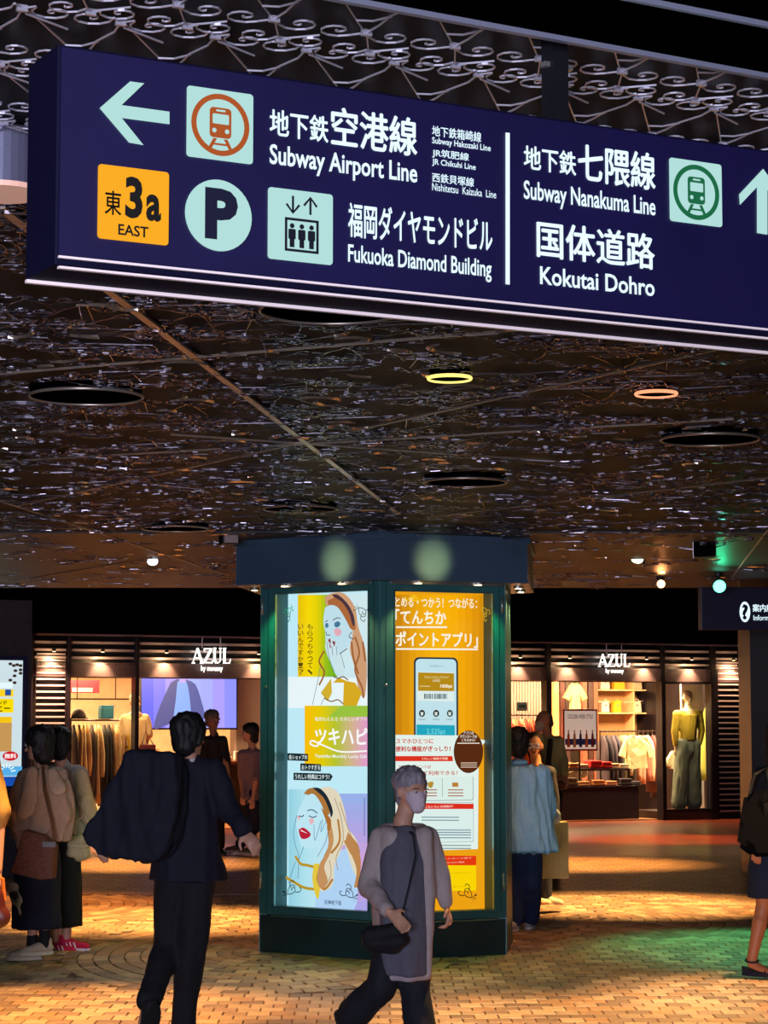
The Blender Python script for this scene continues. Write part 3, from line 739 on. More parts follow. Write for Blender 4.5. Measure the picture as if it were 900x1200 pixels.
# --- right poster
P2 = poster(fr, OR, 'backlit_poster', 'tall backlit golden poster on the right face of the pillar showing a phone'); lay[0] = 0; F = fr
bm = B(); box(bm, fr, OR[0], OR[1], .158, .163, OR[2], OR[3]); mk('sheet', bm, G('#eba010', .85), P2)
grad(F, 463, 697, 578, 880, ['#d08806', '#f0a808', '#ffb808', '#ffb400', '#f0a000', '#c8860a'], P2, n=14)
pt(F, 'とめる・つかう！つながる：', 463, 711, 559, 701, '#fff6d8', P2, bold=.02)
pt(F, '「てんちか', 463, 731, 523, 715, '#fff8e4', P2, bold=.03); pt(F, 'ポイントアプリ」', 463.5, 758, 560, 741, '#fff8e4', P2, bold=.03)
pp(F, [(464,734),(524,734),(524,736),(464,736)], '#fff8e4', P2); pp(F, [(464,759.5),(560,760),(560,762),(464,761.5)], '#fff8e4', P2)
w = W_(); u0, z1 = F.px(485, 770, w); u1, z0 = F.px(537, 880, w)
mk('phone_outline', prism(B(), F, rrect(u0, z0, u1, z1, .04), w, w - .0004), G('#1c3a50', .5), P2)
w = W_(); u0, z1 = F.px(487, 772, w); u1, z0 = F.px(535, 880, w)
mk('phone_screen', prism(B(), F, rrect(u0, z0, u1, z1, .034), w, w - .0004), G('#c4e6ee'), P2)
pp(F, [(489,787),(532,788),(532,822),(489,821)], '#e2f2ee', P2)
pp(F, [(490,788),(532,789),(532,810),(490,809.5)], '#b98c10', P2)
pt(F, 'てんちかポイント', 503, 782, 519, 779, '#5a7080', P2, bold=.0); pt(F, 'TENCHIKA POINT', 497, 795, 526, 792.5, '#e8d890', P2, bold=.0); pt(F, '会員証', 507, 799, 516, 796, '#f8f0d0', P2, bold=0)
pt(F, '1000pt', 516, 807, 530, 802, '#fff8e0', P2, bold=.03)
ps(F, [[(492, 804), (504, 804.3)]], '#f0e0a0', .005, P2)
w = W_(); bm = B(); x = 497
while x < 524:
    d = rnd.choice([.5, .8, 1.2]); u0, z1 = F.px(x, 813, w); u1, z0 = F.px(x + d, 819, w); prism(bm, F, [(u0, z0), (u1, z0), (u1, z1), (u0, z1)], w, w - .0003); x += d + rnd.choice([.5, .9])
mk('barcode', bm, G('#2a5a70', .6), P2)
for x, c in ((494.5, '#3a3430'), (511, '#3a3430'), (527, '#4a5a50')):
    u, z = F.px(x, 836, .15); w = W_(); ic = mk('app_icon', prism(B(), F, ellpts(u, z, .024, .025, 20), w, w - .0004), G(c, .5), P2)
    pp(F, [(x - 1.8, 834.5), (x + 1.8, 834.5), (x + 1.2, 838.5), (x - 1.2, 838.5)], '#d8e8e0', P2)
    ps(F, [[(x - 4, 843), (x + 4, 843.2)]], '#8a9aa0', .005, P2)
pp(F, [(488,849),(533,850),(533,864),(488,864)], '#20a8c0', P2); pt(F, '2,525pt', 500, 862, 522, 854, '#80e8f0', P2, bold=0)
pp(F, [(463,861),(545,862),(570,868),(561,878),(560,995),(463,998)], '#e6f6ee', P2)
pt(F, 'スマホひとつに', 464, 871.5, 508, 865.5, '#d83a1a', P2, bold=.02); pt(F, '便利な機能がぎっしり！', 463.5, 881, 528, 874, '#c82c14', P2, bold=.03)
w = W_(); u, z = F.px(549, 881, w); mk('round_badge', prism(B(), F, ellpts(u, z, .118, .152, 36), w, w - .0004), G('#6a3210', .55), P2)
for s, y0, y1, xa, xb in (('アプリの', 861, 857, 543, 555), ('ダウンロードは', 865, 861, 539, 559), ('こちらから！', 869, 865.5, 541, 557)): pt(F, s, xa, y0, xb, y1, '#fff4e0', P2, bold=.02)
pp(F, [(536,870.5),(562,870.5),(562,871.5),(536,871.5)], '#fff4e0', P2)
for y in (893.5, 896, 898.5): pp(F, [(540,y),(559,y),(559,y+1),(540,y+1)], '#e0c8b0', P2)
pp(F, [(463,886),(530,886),(531,892),(463,892)], '#e03018', P2); pt(F, 'うれしい機能が満載', 494, 890.5, 525, 887.5, '#ffe8d0', P2)
pt(F, 'たまったポイントは', 467, 901, 505, 896, '#c83a30', P2); pt(F, '景品として利用できる！', 470, 909, 536, 903, '#c04030', P2, bold=.015)
w = W_(); u0, z1 = F.px(466, 911, w); u1, z0 = F.px(555, 938, w); mk('outline_box', prism(B(), F, rrect(u0, z0, u1, z1, .012), w, w - .0004), G('#a8b8b4'), P2)
w = W_(); u0, z1 = F.px(467, 911, w); u1, z0 = F.px(554, 937, w); mk('white_box', prism(B(), F, rrect(u0, z0, u1, z1, .012), w, w - .0004), G('#dff2ea'), P2)
pp(F, [(518,912),(518.7,912),(518.7,934),(518,934)], '#a0b0b0', P2)
pp(F, [(501,918),(504,916),(508,917),(506,923),(502,922)], '#b89030', P2, smooth=True); pp(F, [(530,917),(537,917),(537,922),(530,922)], '#c08030', P2); 
for y in (925, 928.5, 932):
    for a, b in ((498, 512), (525, 543)): pp(F, [(a, y), (b, y), (b, y + 1.2), (a, y + 1.2)], '#b06a50', P2)
w = W_(); u0, z1 = F.px(466, 941.5, w); u1, z0 = F.px(555, 986.5, w); mk('outline_box', prism(B(), F, rrect(u0, z0, u1, z1, .012), w, w - .0004), G('#98a8a8'), P2)
w = W_(); u0, z1 = F.px(467, 942, w); u1, z0 = F.px(554.5, 986, w); mk('white_box', prism(B(), F, rrect(u0, z0, u1, z1, .012), w, w - .0004), G('#dff2ee'), P2)
pp(F, [(466,941),(555,942),(555,948),(466,948)], '#e02c18', P2); pt(F, '他にもいろんな特典が！', 494, 947, 531, 943.5, '#ffe8d8', P2)
for y in (957, 960.5, 972, 974.8, 977.6, 981, 990, 993.5):
    pp(F, [(494, y), (538 if y < 965 else 552, y + .2), (538 if y < 965 else 552, y + 1.4), (494, y + 1.2)], '#7a98a0', P2)
pp(F, [(463,1002),(558,1003),(558,1014),(463,1014)], '#e83a10', P2); pt(F, 'てんちかポイントカード終了', 490, 1008, 553, 1004.5, '#ffd8b0', P2); pt(F, '新ポイントサービスのご案内', 500, 1012.5, 544, 1009.5, '#ffd8b0', P2)
pp(F, [(463,1014),(558,1014),(558,1044),(463,1044)], '#ffd800', P2)
for y, a, b in ((1022, 494, 552), (1038, 498, 545)): pt(F, 'てんちかポイントアプリをご利用ください', a, y + 3, b, y, '#b06010', P2, bold=0)
# ------------------------------------------------------------------ clothes shop at the back
st = Frame((-5.25, 32.9), YAW)
def U(x, w=0.0): return st.px(x, 850, w)[0]
def Zp(x, y, w=0.0): return st.px(x, y, w)[1]
m_shop = mat('shopfront_black', '#17121a', .4, .2, vary=.15)
m_brown = mat('shop_brown', '#2c1f20', .45, vary=.2)
m_cream = mat('shop_cream', '#e8d2a8', .7, vary=.08)
m_slat = mat('slat_metal', '#c0b4b8', .35, .4)
UL, UR = U(38), U(846); ZF = Zp(700, 798); ZF0 = Zp(700, 783)
bm = B(); box(bm, st, UL, U(872), .9, 1.0, ZF, CEIL)
box(bm, st, UL - 2, UL, 0, 8, 0, CEIL); box(bm, st, U(872), U(872) + 4, 0, 8, 0, CEIL)
mk('wall_front', bm, m_shop, kind='structure')
bm = B(); box(bm, st, UL, U(872), 7, 7.2, 0, CEIL); mk('wall_rear', bm, m_cream, kind='structure')
bm = B(); box(bm, st, UL, U(872), .25, 7, 2.72, 2.76); mk('trim_3', bm, mat('shop_ceiling', '#c8b490', .8), kind='structure')
bm = B(); box(bm, st, UL, U(872), .2, 7, 0.004, .012); mk('trim_4', bm, mat('shop_floor', '#b0784a', .35, vary=.2, scale=4), kind='structure')
fas = thing('shop_fascia', 'long black shop fascia with thin horizontal bars above the clothes shop', 'fascia', st.p(0, 0, 0), st.yaw)
bm = B(); box(bm, st, UL, U(872), 0, .2, ZF, ZF0); mk('lower_board', bm, mat('board_dusk', '#5a4c50', .45, vary=.1), fas)
bm = B(); box(bm, st, UL, U(872), .15, .2, ZF0, CEIL); mk('back_board', bm, M_black, fas)
bm = B(); box(bm, st, U(36), U(862), -.25, -.19, 2.915, 2.94); mk('top_trim', bm, mat('trim_pale', '#c8b0b4', .3, .6), fas)
posts = [(78, 82), (157.5, 162), (640, 645.5), (775, 779.5), (833, 839)]
segs = [(UL, U(78)), (U(82), U(158)), (U(162), U(640)), (U(645.5), U(775)), (U(779.5), U(833)), (U(839), U(866))]
for i, dz in enumerate((.10, .215, .33, .43)):
    z = CEIL - .05 - dz * .98
    for a, b in segs: bm = B(); box(bm, st, a + .02, b - .02, .0, .09, z, z + .035); mk('slat', bm, m_slat, fas)
for i, (a, b) in enumerate(posts):
    bm = B(); box(bm, st, U(a), U(b), -.03, .17, 0, CEIL - .03, .006); mk('post', bm, m_shop, fas)
for x in (60, 117, 192, 300, 607, 665, 755, 808, 857):
    q = st.p(U(x), -.10, 2.68)
    bm = B(); cyl(bm, q, q + Vector((0, 0, .05)), .03, seg=10); h = mk('spot_can', bm, M_black, fas)
    bm = B(); cyl(bm, q - Vector((0, 0, .006)), q, .024, seg=10); mk('bulb', bm, warm, h)
    lamp('SPOT', q - Vector((0, 0, .02)), 120, '#ffc890', aim=st.p(U(x), 0.05, 1.6), size=.02, spot=80, blend=.9)
    lamp('POINT', q + Vector((0, -.06, -.14)), 5, '#ffc890', size=.03)
# louvre panels, slat by slat
def louvre(x0, x1, label):
    t = thing('louvre_panel', label, 'louvre', st.p(U((x0 + x1) / 2), 0, 0), st.yaw)
    bm = B(); box(bm, st, U(x0), U(x1), .08, .12, 0, ZF0 + .35); mk('backing', bm, M_black, t)
    for x in (x0, x1 - 1): bm = B(); box(bm, st, U(x), U(x + 1.4), -.02, .1, 0, ZF0); mk('side_frame', bm, m_shop, t)
    z = .12; proto = None; pitch = .093
    while z < ZF0 + .15:
        if proto is None:
            bm = B(); box(bm, st, U(x0) + .02, U(x1) - .02, -.01, .06, z, z + .024); proto = mk('slat', bm, m_slat, t); z0 = z
        else:
            o = proto.copy(); link(o); o.location.z = z - z0
        z += pitch
    return t
louvre(40, 77, 'tall louvred panel at the left end of the shop front'); louvre(840, 868, 'tall louvred panel at the right end of the shop front')
for x, e, za in ((52, 420, 1.2), (66, 420, 1.2), (853, 80, 2.2)): lamp('SPOT', st.p(U(x), -.35, 2.8), e, '#ffb890', aim=st.p(U(x), .05, za), size=.03, spot=60, blend=1)
# lit shop names
def shopname(x0, x1, yb, yt, label):
    t = thing('shop_name_sign', label, 'sign', st.p(U((x0 + x1) / 2), -.12, Zp((x0 + x1) / 2, yb)), st.yaw, 'lit shop names on the fascia')
    w = -.1; g = glow('#fff6e8', 2.2)
    u0, z0 = st.px(x0, yb, w); u1, z1 = st.px(x1, yt, w); W4 = (u1 - u0)
    # serif capitals drawn as strokes, with the last stroke of L kicked out
    H = z1 - z0
    def seg(bm, pts, wd): stroke(bm, st, [(u0 + x * W4, z0 + y * H) for x, y in pts], wd, w)
    th, tn = H * .17, H * .08
    for name, parts in (('letter', [((0.0, 0), (.12, 1), tn), ((.12, 1), (.25, 0), th), ((.05, .35), (.2, .35), tn), ((-.03, 0), (.06, 0), tn), ((.19, 0), (.30, 0), tn)]),
                  ('letter', [((.31, .96), (.52, .96), tn), ((.50, .96), (.31, .04), th), ((.31, .04), (.53, .04), tn), ((.53, .0), (.53, .2), tn), ((.31, .8), (.31, 1.0), tn)]),
                  ('letter', [((.59, 1), (.59, .2), th), ((.59, .2), (.64, .03), th), ((.64, .03), (.71, .05), tn), ((.71, .05), (.75, .2), tn), ((.75, .2), (.75, 1), tn), ((.55, 1), (.64, 1), tn), ((.71, 1), (.79, 1), tn)]),
                  ('letter', [((.86, 1), (.86, 0), th), ((.82, 1), (.91, 1), tn), ((.82, .03), (1.0, .03), tn), ((1.0, .0), (1.03, .3), tn)])):
        bm = B()
        for a, b, wd in parts: seg(bm, [a, b], wd)
        mk(name, bm, g, t)
    lettering('by moussy', st, u0 + W4 * .22, z0 - H * .62, u1 - W4 * .18, z0 - H * .15, w, g, t, bold=.02)
    for q in (.25, .75): bm = B(); cyl(bm, st.p(u0 + W4 * q, -.1, z1), st.p(u0 + W4 * q, -.1, 2.93), .008, seg=6); mk('hanger_rod', bm, m_slat, t)
shopname(226, 269, 777, 760, 'lit white capitals hung over the big screen, left of the pillar')
shopname(702, 737, 781, 767, 'lit white capitals hung over the shop doorway, right of the pillar')
# shop lights inside
for u, w in ((U(115), 1.8), (U(230), 2.2), (U(620), 2.0), (U(715), 1.8), (U(715), 4.5), (U(810), 1.6), (U(150), 4.5)):
    lamp('AREA', st.p(u, w, 2.68), 210, '#ffd4a0', aim=st.p(u, w + .3, 0), size=1.2, sy=.8)
# ---- left half
scr = thing('video_screen', 'large lilac wall screen showing a figure in an open jacket', 'screen', st.p(U(220, 2.5), 2.5, 1.4), st.yaw)
w = 2.5; a = st.px(166, 853, w); b = st.px(277, 793, w)
b = (b[0], b[1] + .02)
bm = B(); box(bm, st, a[0] - .03, b[0] + .03, w, w + .08, a[1] - .03, b[1] + .03, .01); mk('frame', bm, M_black, scr)
def scrp(pts, c, e=1.0, k=[0]):
    k[0] += 1; ww = w - .002 - k[0] * .0008
    q = smoothpts([st.px(x, y, ww) for x, y in pts] + [st.px(*pts[0], ww)], 3)[:-1] if len(pts) > 4 else [st.px(x, y, ww) for x, y in pts]
    return mk('picture_shape', prism(B(), st, q, ww, ww - .0005), glow(c, e), scr)
cols = ['#5f66ee', '#7f7cf4', '#a898fa', '#b8a4fa', '#a8b4fc', '#a6acfa', '#a89cf8', '#8c90f4']
for i, c in enumerate(cols):
    x0 = 166 + i * 111 / 8; scrp([(x0, 793), (x0 + 13.9, 793), (x0 + 13.9, 853), (x0, 853)], c, .9)
scrp([(200,800),(210,796),(207,815),(206,842),(192,851),(180,853),(188,826)], '#5a5c9c', .8)
scrp([(216,796),(229,802),(237,825),(240,840),(232,848),(224,853),(220,830)], '#5f64a8', .8)
scrp([(208,799),(218,798),(223,825),(222,850),(204,850),(206,820)], '#8cb0f4', .9)
scrp([(209,793),(219,793),(217,800),(211,800)], '#c4a8e8', .9)
ctr = thing('sales_counter', 'brown sales counter under the video screen', 'counter', st.p(U(225, 2.0), 2.0, 0), st.yaw)
bm = B(); box(bm, st, U(170, 2), U(300, 2), 1.9, 2.4, 0, .95); mk('body', bm, m_brown, ctr)
bm = B(); box(bm, st, U(168, 2), U(302, 2), 1.85, 2.42, .95, 1.0, .01); mk('top', bm, mat('counter_top', '#7a4a38', .3), ctr)
for x, wd, h, c, lab, nm in ((180, .16, .22, '#d8b890', 'small framed card standing at the left end of the counter', 'card_stand'), (283, .26, .16, '#ecd8b8', 'cream box on the right end of the counter', 'display_box'), (262, .3, .07, '#f0e0c8', 'low white tray on the counter beside the cream box', 'tray')):
    t = thing(nm, lab, 'box' if nm != 'card_stand' else 'sign', st.p(U(x, 2.1), 2.1, 1.0), st.yaw)
    u = U(x, 2.1); bm = B(); box(bm, st, u - wd / 2, u + wd / 2, 2.05, 2.12, 1.0, 1.0 + h, .008); mk('body', bm, mat('paper_' + c, c, .6), t)
    bm = B(); box(bm, st, u - wd * .3, u + wd * .3, 2.04, 2.05, 1.0 + h * .3, 1.0 + h * .75); mk('front_label', bm, mat('label_brown', '#80604a', .6), t)
bm = B(); box(bm, st, U(277, 2.6), U(306, 2.6), 2.6, 2.9, 0, 2.72); mk('trim_5', bm, mat('grey_pier', '#8a7a72', .7), kind='structure')
FAB = {}
def fab(c):
    if c not in FAB: FAB[c] = mat('fabric_' + c.lstrip('#'), c, .85, vary=.07, scale=60, bump=.2, stretch=(1, 1, .3))
    return FAB[c]
m_rail = mat('rail_dark', '#3a2c2a', .35, .8)
def rack(x0, x1, w, zr, label, group=None):
    t = thing('clothes_rack', label, 'clothes rack', st.p((U(x0, w) + U(x1, w)) / 2, w, 0), st.yaw)
    a, b = U(x0, w), U(x1, w)
    bm = B(); cyl(bm, st.p(a, w, zr), st.p(b, w, zr), .014, seg=8); mk('rail', bm, m_rail, t)
    for u in (a, b):
        bm = B(); cyl(bm, st.p(u, w, .02), st.p(u, w, zr + .02), .013, seg=8); mk('upright', bm, m_rail, t)
        bm = B(); box(bm, st, u - .015, u + .015, w - .22, w + .22, 0.012, .03); mk('foot', bm, m_rail, t)
    return t
def side_garment(u, w, zr, wd, L, c, label, group):
    """a garment on a hanger seen from its edge"""
    t = thing('hanging_garment', label, 'garment', st.p(u, w, zr - L - .08), st.yaw, group)
    bm = B(); n = 7; rows = []
    for i in range(n + 1):
        v = i / n; half = .05 + .17 * min(1, v * 5) if v < .2 else .21 + .03 * v
        thick = wd * (.35 + .5 * min(1, v * 4)) * (1 + .15 * math.sin(i * 2.1 + u * 9))
        z = zr - .07 - L * v; off = .012 * math.sin(v * 5 + u * 30)
        ring = []
        for k in range(10):
            a = 2 * math.pi * k / 10
            ring.append(bm.verts.new(st.p(u + off + thick * .5 * math.cos(a) * (1 + .25 * math.sin(3 * a + i)), w + half * math.sin(a), z)))
        rows.append(ring)
    for i in range(n):
        for k in range(10): bm.faces.new((rows[i][k], rows[i+1][k], rows[i+1][(k+1) % 10], rows[i][(k+1) % 10]))
    bm.faces.new(rows[0]); bm.faces.new(rows[-1][::-1])
    mk('cloth', bm, fab(c), t, smooth=True)
    bm = B(); tube(bm, [st.p(u, w, zr - .07), st.p(u, w, zr - .01), st.p(u, w - .015, zr + .018), st.p(u, w + .012, zr + .016)], .004, 4); mk('hanger_hook', bm, M_steel, t)
    return t
def front_garment(u, w, zt, W2, L, c, label, group=None, sleeve=.22, neck=.08, dark=None):
    """a top on a hanger, facing out"""
    t = thing('hung_shirt', label, 'garment', st.p(u, w, zt - L), st.yaw, group)
    h = W2 / 2
    pts = [(-neck, 0), (-h, -.05), (-h - .13, -sleeve - .12), (-h - .03, -sleeve - .17), (-h + .03, -.2), (-h + .02, -L * .6), (-h - .01, -L), (-h * .4, -L - .015), (h * .3, -L + .005), (h + .02, -L - .005), (h - .02, -L * .6), (h - .03, -.2), (h + .03, -sleeve - .17), (h + .13, -sleeve - .12), (h, -.05), (neck, 0), (0, -.05)]
    bm = prism(B(), st, [(u + x, zt + z) for x, z in pts], w - .04, w + .04)
    bmesh.ops.subdivide_edges(bm, edges=bm.edges[:], cuts=2, use_grid_fill=True)
    for v in bm.verts:
        q = v.co; k = noise.noise(Vector((q.x * 14, q.y * 2, q.z * 4))); v.co = q + st.n * (-.04 * k * (1 if True else 0))
    mk('cloth', bm, fab(c), t, smooth=False)
    bm = B(); tube(bm, [st.p(u - neck, w, zt - .01), st.p(u, w, zt + .02), st.p(u + neck, w, zt - .01)], .006, 4); tube(bm, [st.p(u, w, zt + .02), st.p(u, w, zt + .07), st.p(u + .02, w, zt + .09)], .004, 4); mk('hanger', bm, m_rail, t)
    return t
wr = 1.0; zr = Zp(118, 844, wr)
rack(83, 152, wr, zr, 'dark rail rack holding coats behind the left shop window')
names = {'#5a4a3c': 'taupe', '#d8a860': 'golden tan', '#cfa870': 'sand', '#2a2622': 'black', '#e8c88c': 'cream', '#b88a58': 'camel', '#c89820': 'mustard', '#40342e': 'dark brown'}
seq = ['#5a4a3c', '#d8a860', '#e8c88c', '#d8a860', '#40342e', '#cfa870', '#e8c88c', '#2a2622', '#2a2622', '#b88a58', '#cfa870', '#b88a58', '#c89820']
ordn = ['first', 'second', 'third', 'fourth', 'fifth', 'sixth', 'seventh', 'eighth', 'ninth', 'tenth', 'eleventh', 'twelfth', 'thirteenth']
for i, c in enumerate(seq):
    x = 87 + i * 5.0; L = [1.0, .75, .8, .78, 1.15, 1.2, .8, 1.25, 1.2, .9, 1.0, .85, .6][i]
    side_garment(U(x, wr), wr, zr, .075, L, c, '%s garment hanging %s from the left on the rack in the left shop window' % (names[c], ordn[i]), 'garments on the left window rack')
bm = B(); 
t = thing('wall_shelf', 'thin dark wall shelf above the left clothes rack', 'shelf', st.p(U(118, 1.6), 1.6, Zp(118, 820, 1.6)), st.yaw)
zz = Zp(118, 820, 1.6); bm = B(); box(bm, st, U(83, 1.6), U(156, 1.6), 1.45, 1.75, zz, zz + .02); mk('board', bm, m_rail, t)
for x in (90, 135): bm = B(); cyl(bm, st.p(U(x, 1.7), 1.7, zz), st.p(U(x, 1.7), 1.7, 2.72), .008, seg=6); mk('support', bm, m_rail, t)
t = thing('wall_banner', 'red and pink panel high in the left shop window', 'banner', st.p(U(100, 1.9), 1.9, Zp(100, 816, 1.9)), st.yaw)
bm = B(); box(bm, st, U(82, 1.9), U(116, 1.9), 1.9, 1.93, Zp(100, 812, 1.9), Zp(100, 797, 1.9)); mk('sheet', bm, mat('banner_red', '#c8202c', .6, 0, .3), t)
bm = B(); box(bm, st, U(84, 1.89), U(108, 1.89), 1.885, 1.9, Zp(100, 811, 1.9), Zp(100, 806, 1.9)); mk('stripe', bm, mat('banner_pink', '#e88890', .6), t)
t = thing('round_hat', 'brown round felt hat on top of the left clothes rack', 'hat', st.p(U(92, .95), .95, zr + .02), st.yaw)
c = st.p(U(92, .95), .95, zr + .03); bm = B(); ball(bm, c, .12, (1, 1, 1.3), 14, 8); 
for v in list(bm.verts):
    if v.co.z < c.z: v.co.z = c.z
mk('crown', bm, fab('#5a4638'), t, smooth=True); bm = B(); cyl(bm, c - Vector((0, 0, .01)), c + Vector((0, 0, .006)), .15, seg=18); mk('brim', bm, fab('#4a3a30'), t)
t = thing('folded_scarf', 'teal folded cloth on top of the left clothes rack', 'cloth', st.p(U(124, .95), .95, zr + .014), st.yaw)
bm = B(); u = U(124, .95); box(bm, st, u - .1, u + .1, .85, 1.05, zr + .02, zr + .2, .02); mk('fold', bm, fab('#2a6670'), t); bm = B(); box(bm, st, u - .09, u + .11, .86, 1.04, zr + .2, zr + .23, .01); mk('fold', bm, fab('#347480'), t)
# ---- right half
t = thing('curtain_panel', 'grey brown fitting room curtain behind the window right of the pillar', 'curtain', st.p(U(618, 2.5), 2.5, 0), st.yaw)
bm = B()
for i in range(22):
    u = U(600, 2.5) + i * .028; cyl(bm, st.p(u, 2.5 + (i % 2) * .02, .05), st.p(u, 2.5 + (i % 2) * .02, 2.4), .018, seg=6)
mk('cloth', bm, fab('#5f4c44'), t, smooth=True); bm = B(); cyl(bm, st.p(U(597, 2.5), 2.5, 2.42), st.p(U(640, 2.5), 2.5, 2.42), .012, seg=6); mk('curtain_rail', bm, m_rail, t)
t = thing('notice_card', 'small pale cyan notice stuck inside the window right of the pillar', 'sign', st.p(U(612, .2), .2, Zp(612, 833, .2)), st.yaw)
bm = B(); box(bm, st, U(606, .2), U(618, .2), .2, .21, Zp(612, 833, .2), Zp(612, 823, .2)); mk('card', bm, mat('card_cyan', '#a8dcd8', .5), t)
bm = B(); box(bm, st, U(608, .2), U(616, .2), .195, .2, Zp(612, 829, .2), Zp(612, 826, .2)); mk('print', bm, mat('print_teal', '#4a8a90', .5), t)
w = 1.4; zr2 = Zp(618, 838, w)
rack(594, 640, w, zr2, 'rail rack with red and coral clothes just right of the pillar')
for i, c in enumerate(['#b04030', '#d88050', '#c04838', '#e0a070', '#903428', '#d87848', '#b85040', '#e8b080']):
    side_garment(U(598, w) + i * .072, w, zr2, .065, .95 - .03 * (i % 3), c, '%s garment hanging %s from the left on the coral rack right of the pillar' % ({'#b04030': 'brick red', '#d88050': 'coral', '#c04838': 'red', '#e0a070': 'peach', '#903428': 'dark red', '#d87848': 'orange', '#b85040': 'rust', '#e8b080': 'pale peach'}[c], ordn[i]), 'garments on the coral rack')
t = thing('wood_partition', 'brown slatted timber partition left of the bag shelves', 'partition', st.p(U(672, 3), 3.0, 0), st.yaw)
for x, c in ((650, '#e0b070'), (657, '#50281c'), (663, '#38201a'), (683, '#8a5038'), (690, '#3c221c'), (696, '#7a4a34')):
    bm = B(); box(bm, st, U(x, 3), U(x + 5.2, 3), 3.0, 3.1, 0, 2.4); mk('board', bm, mat('wood_' + c, c, .5, vary=.15), t)
front_garment(U(674, 2.6), 2.6, Zp(674, 800, 2.6), .2, .55, '#b8a060', 'pale yellow blouse hung high on the timber partition', sleeve=.15, neck=.04)
t = thing('poster_stand', 'white style poster with five small figures on a red framed stand', 'poster', st.p(U(680, .6), .6, 0), st.yaw)
w = .6; a = st.px(660, 880, w); b = st.px(700, 831, w)
bm = B(); box(bm, st, a[0], b[0], w, w + .03, a[1], b[1], .005); mk('frame', bm, mat('stand_red', '#a8483c', .5), t)
bm = B(); box(bm, st, a[0] + .03, b[0] - .03, w - .004, w, a[1] + .03, b[1] - .03); mk('sheet', bm, mat('poster_white', '#f0dcc8', .6, 0, .35), t)
bm = B(); cyl(bm, st.p((a[0] + b[0]) / 2, w + .04, .02), st.p((a[0] + b[0]) / 2, w + .04, a[1] + .1), .015, seg=8); box(bm, st, (a[0] + b[0]) / 2 - .2, (a[0] + b[0]) / 2 + .2, w - .1, w + .2, .012, .03); mk('stand_leg', bm, m_rail, t)
lettering('GOLDEN WEEK STYLE', st, a[0] + .09, b[1] - .16, b[0] - .09, b[1] - .09, w - .006, mat('print_ink', '#40303c', .6), t, bold=.01)
for i, c in enumerate(['#c87858', '#d8b890', '#2848a8', '#d89058', '#7a2838']):
    u = a[0] + .1 + i * (b[0] - a[0] - .2) / 4; z = a[1] + .06; bm = prism(B(), st, [(u - .03, z), (u + .03, z), (u + .022, z + .2), (u + .008, z + .25), (u - .008, z + .25), (u - .022, z + .2)], w - .005, w - .006)
    prism(bm, st, ellpts(u, z + .27, .014, .018, 8), w - .005, w - .006); mk('figure_print', bm, mat('fig_' + c, c, .6), t)
bm = B(); box(bm, st, a[0] + .035, b[0] - .035, w - .0048, w - .004, a[1] + .1, a[1] + .2); mk('blue_print', bm, mat('fig_blue', '#3458c0', .6), t)
# bag shelves
ws = 3.2
t = thing('bag_shelving', 'cream wall shelving for handbags at the back of the shop', 'shelf', st.p(U(738, ws), ws, 0), st.yaw)
u0s, u1s = U(700, ws), U(776, ws); zs = [Zp(738, 808, ws), Zp(738, 835, ws)]
bm = B(); box(bm, st, u0s, u1s, ws + .35, ws + .4, .0, 2.7); mk('back_panel', bm, mat('shelf_back', '#a88458', .7), t)
for z in zs + [Zp(738, 783, ws)]: bm = B(); box(bm, st, u0s, u1s, ws, ws + .35, z - .025, z); mk('shelf_board', bm, mat('shelf_wood', '#e0b888', .5), t)
for u in (u0s, (u0s + u1s) / 2 + .1, u1s): bm = B(); box(bm, st, u - .012, u + .012, ws + .02, ws + .35, 0, 2.6); mk('upright', bm, mat('shelf_wood', '#e0b888', .5), t)
def handbag(u, w, z, wd, h, c, label, group):
    t = thing('handbag', label, 'handbag', st.p(u, w, z), st.yaw, group)
    bm = prism(B(), st, [(u - wd * .5, z + .004), (u + wd * .5, z + .004), (u + wd * .42, z + h * .96), (u + wd * .2, z + h), (u - wd * .2, z + h), (u - wd * .42, z + h * .96)], w - .06, w + .06)
    bmesh.ops.bevel(bm, geom=bm.edges[:], offset=.012, segments=2, affect='EDGES'); mk('body', bm, fab(c), t)
    bm = B(); tube(bm, [st.p(u + wd * .22 * math.cos(a), w - .055, z + h * .9 + wd * .34 * math.sin(a)) for a in [math.pi * k / 10 for k in range(11)]], .007, 6); mk('handle', bm, fab(c), t, smooth=True)
    bm = B(); box(bm, st, u - .02, u + .02, w - .07, w - .06, z + h * .6, z + h * .75); mk('clasp', bm, M_steel, t)
for x, wd, h, c, n in ((708, .2, .2, '#e8d8c0', 'cream'), (725, .24, .22, '#e8a820', 'yellow'), (746, .2, .18, '#c8b090', 'beige'), (765, .2, .16, '#6a5048', 'brown')):
    handbag(U(x, ws + .15), ws + .15, zs[0], wd, h, c, n + ' handbag on the upper shelf of the bag shelving', 'handbags on the upper shelf')
for x, wd, h, c, n in ((708, .17, .2, '#f0e0c8', 'white'), (722, .16, .2, '#f0c020', 'bright yellow'), (745, .2, .2, '#e0d0b8', 'ivory'), (762, .17, .18, '#4a3a34', 'dark brown')):
    handbag(U(x, ws + .15), ws + .15, zs[1], wd, h, c, n + ' handbag on the lower shelf of the bag shelving', 'handbags on the lower shelf')
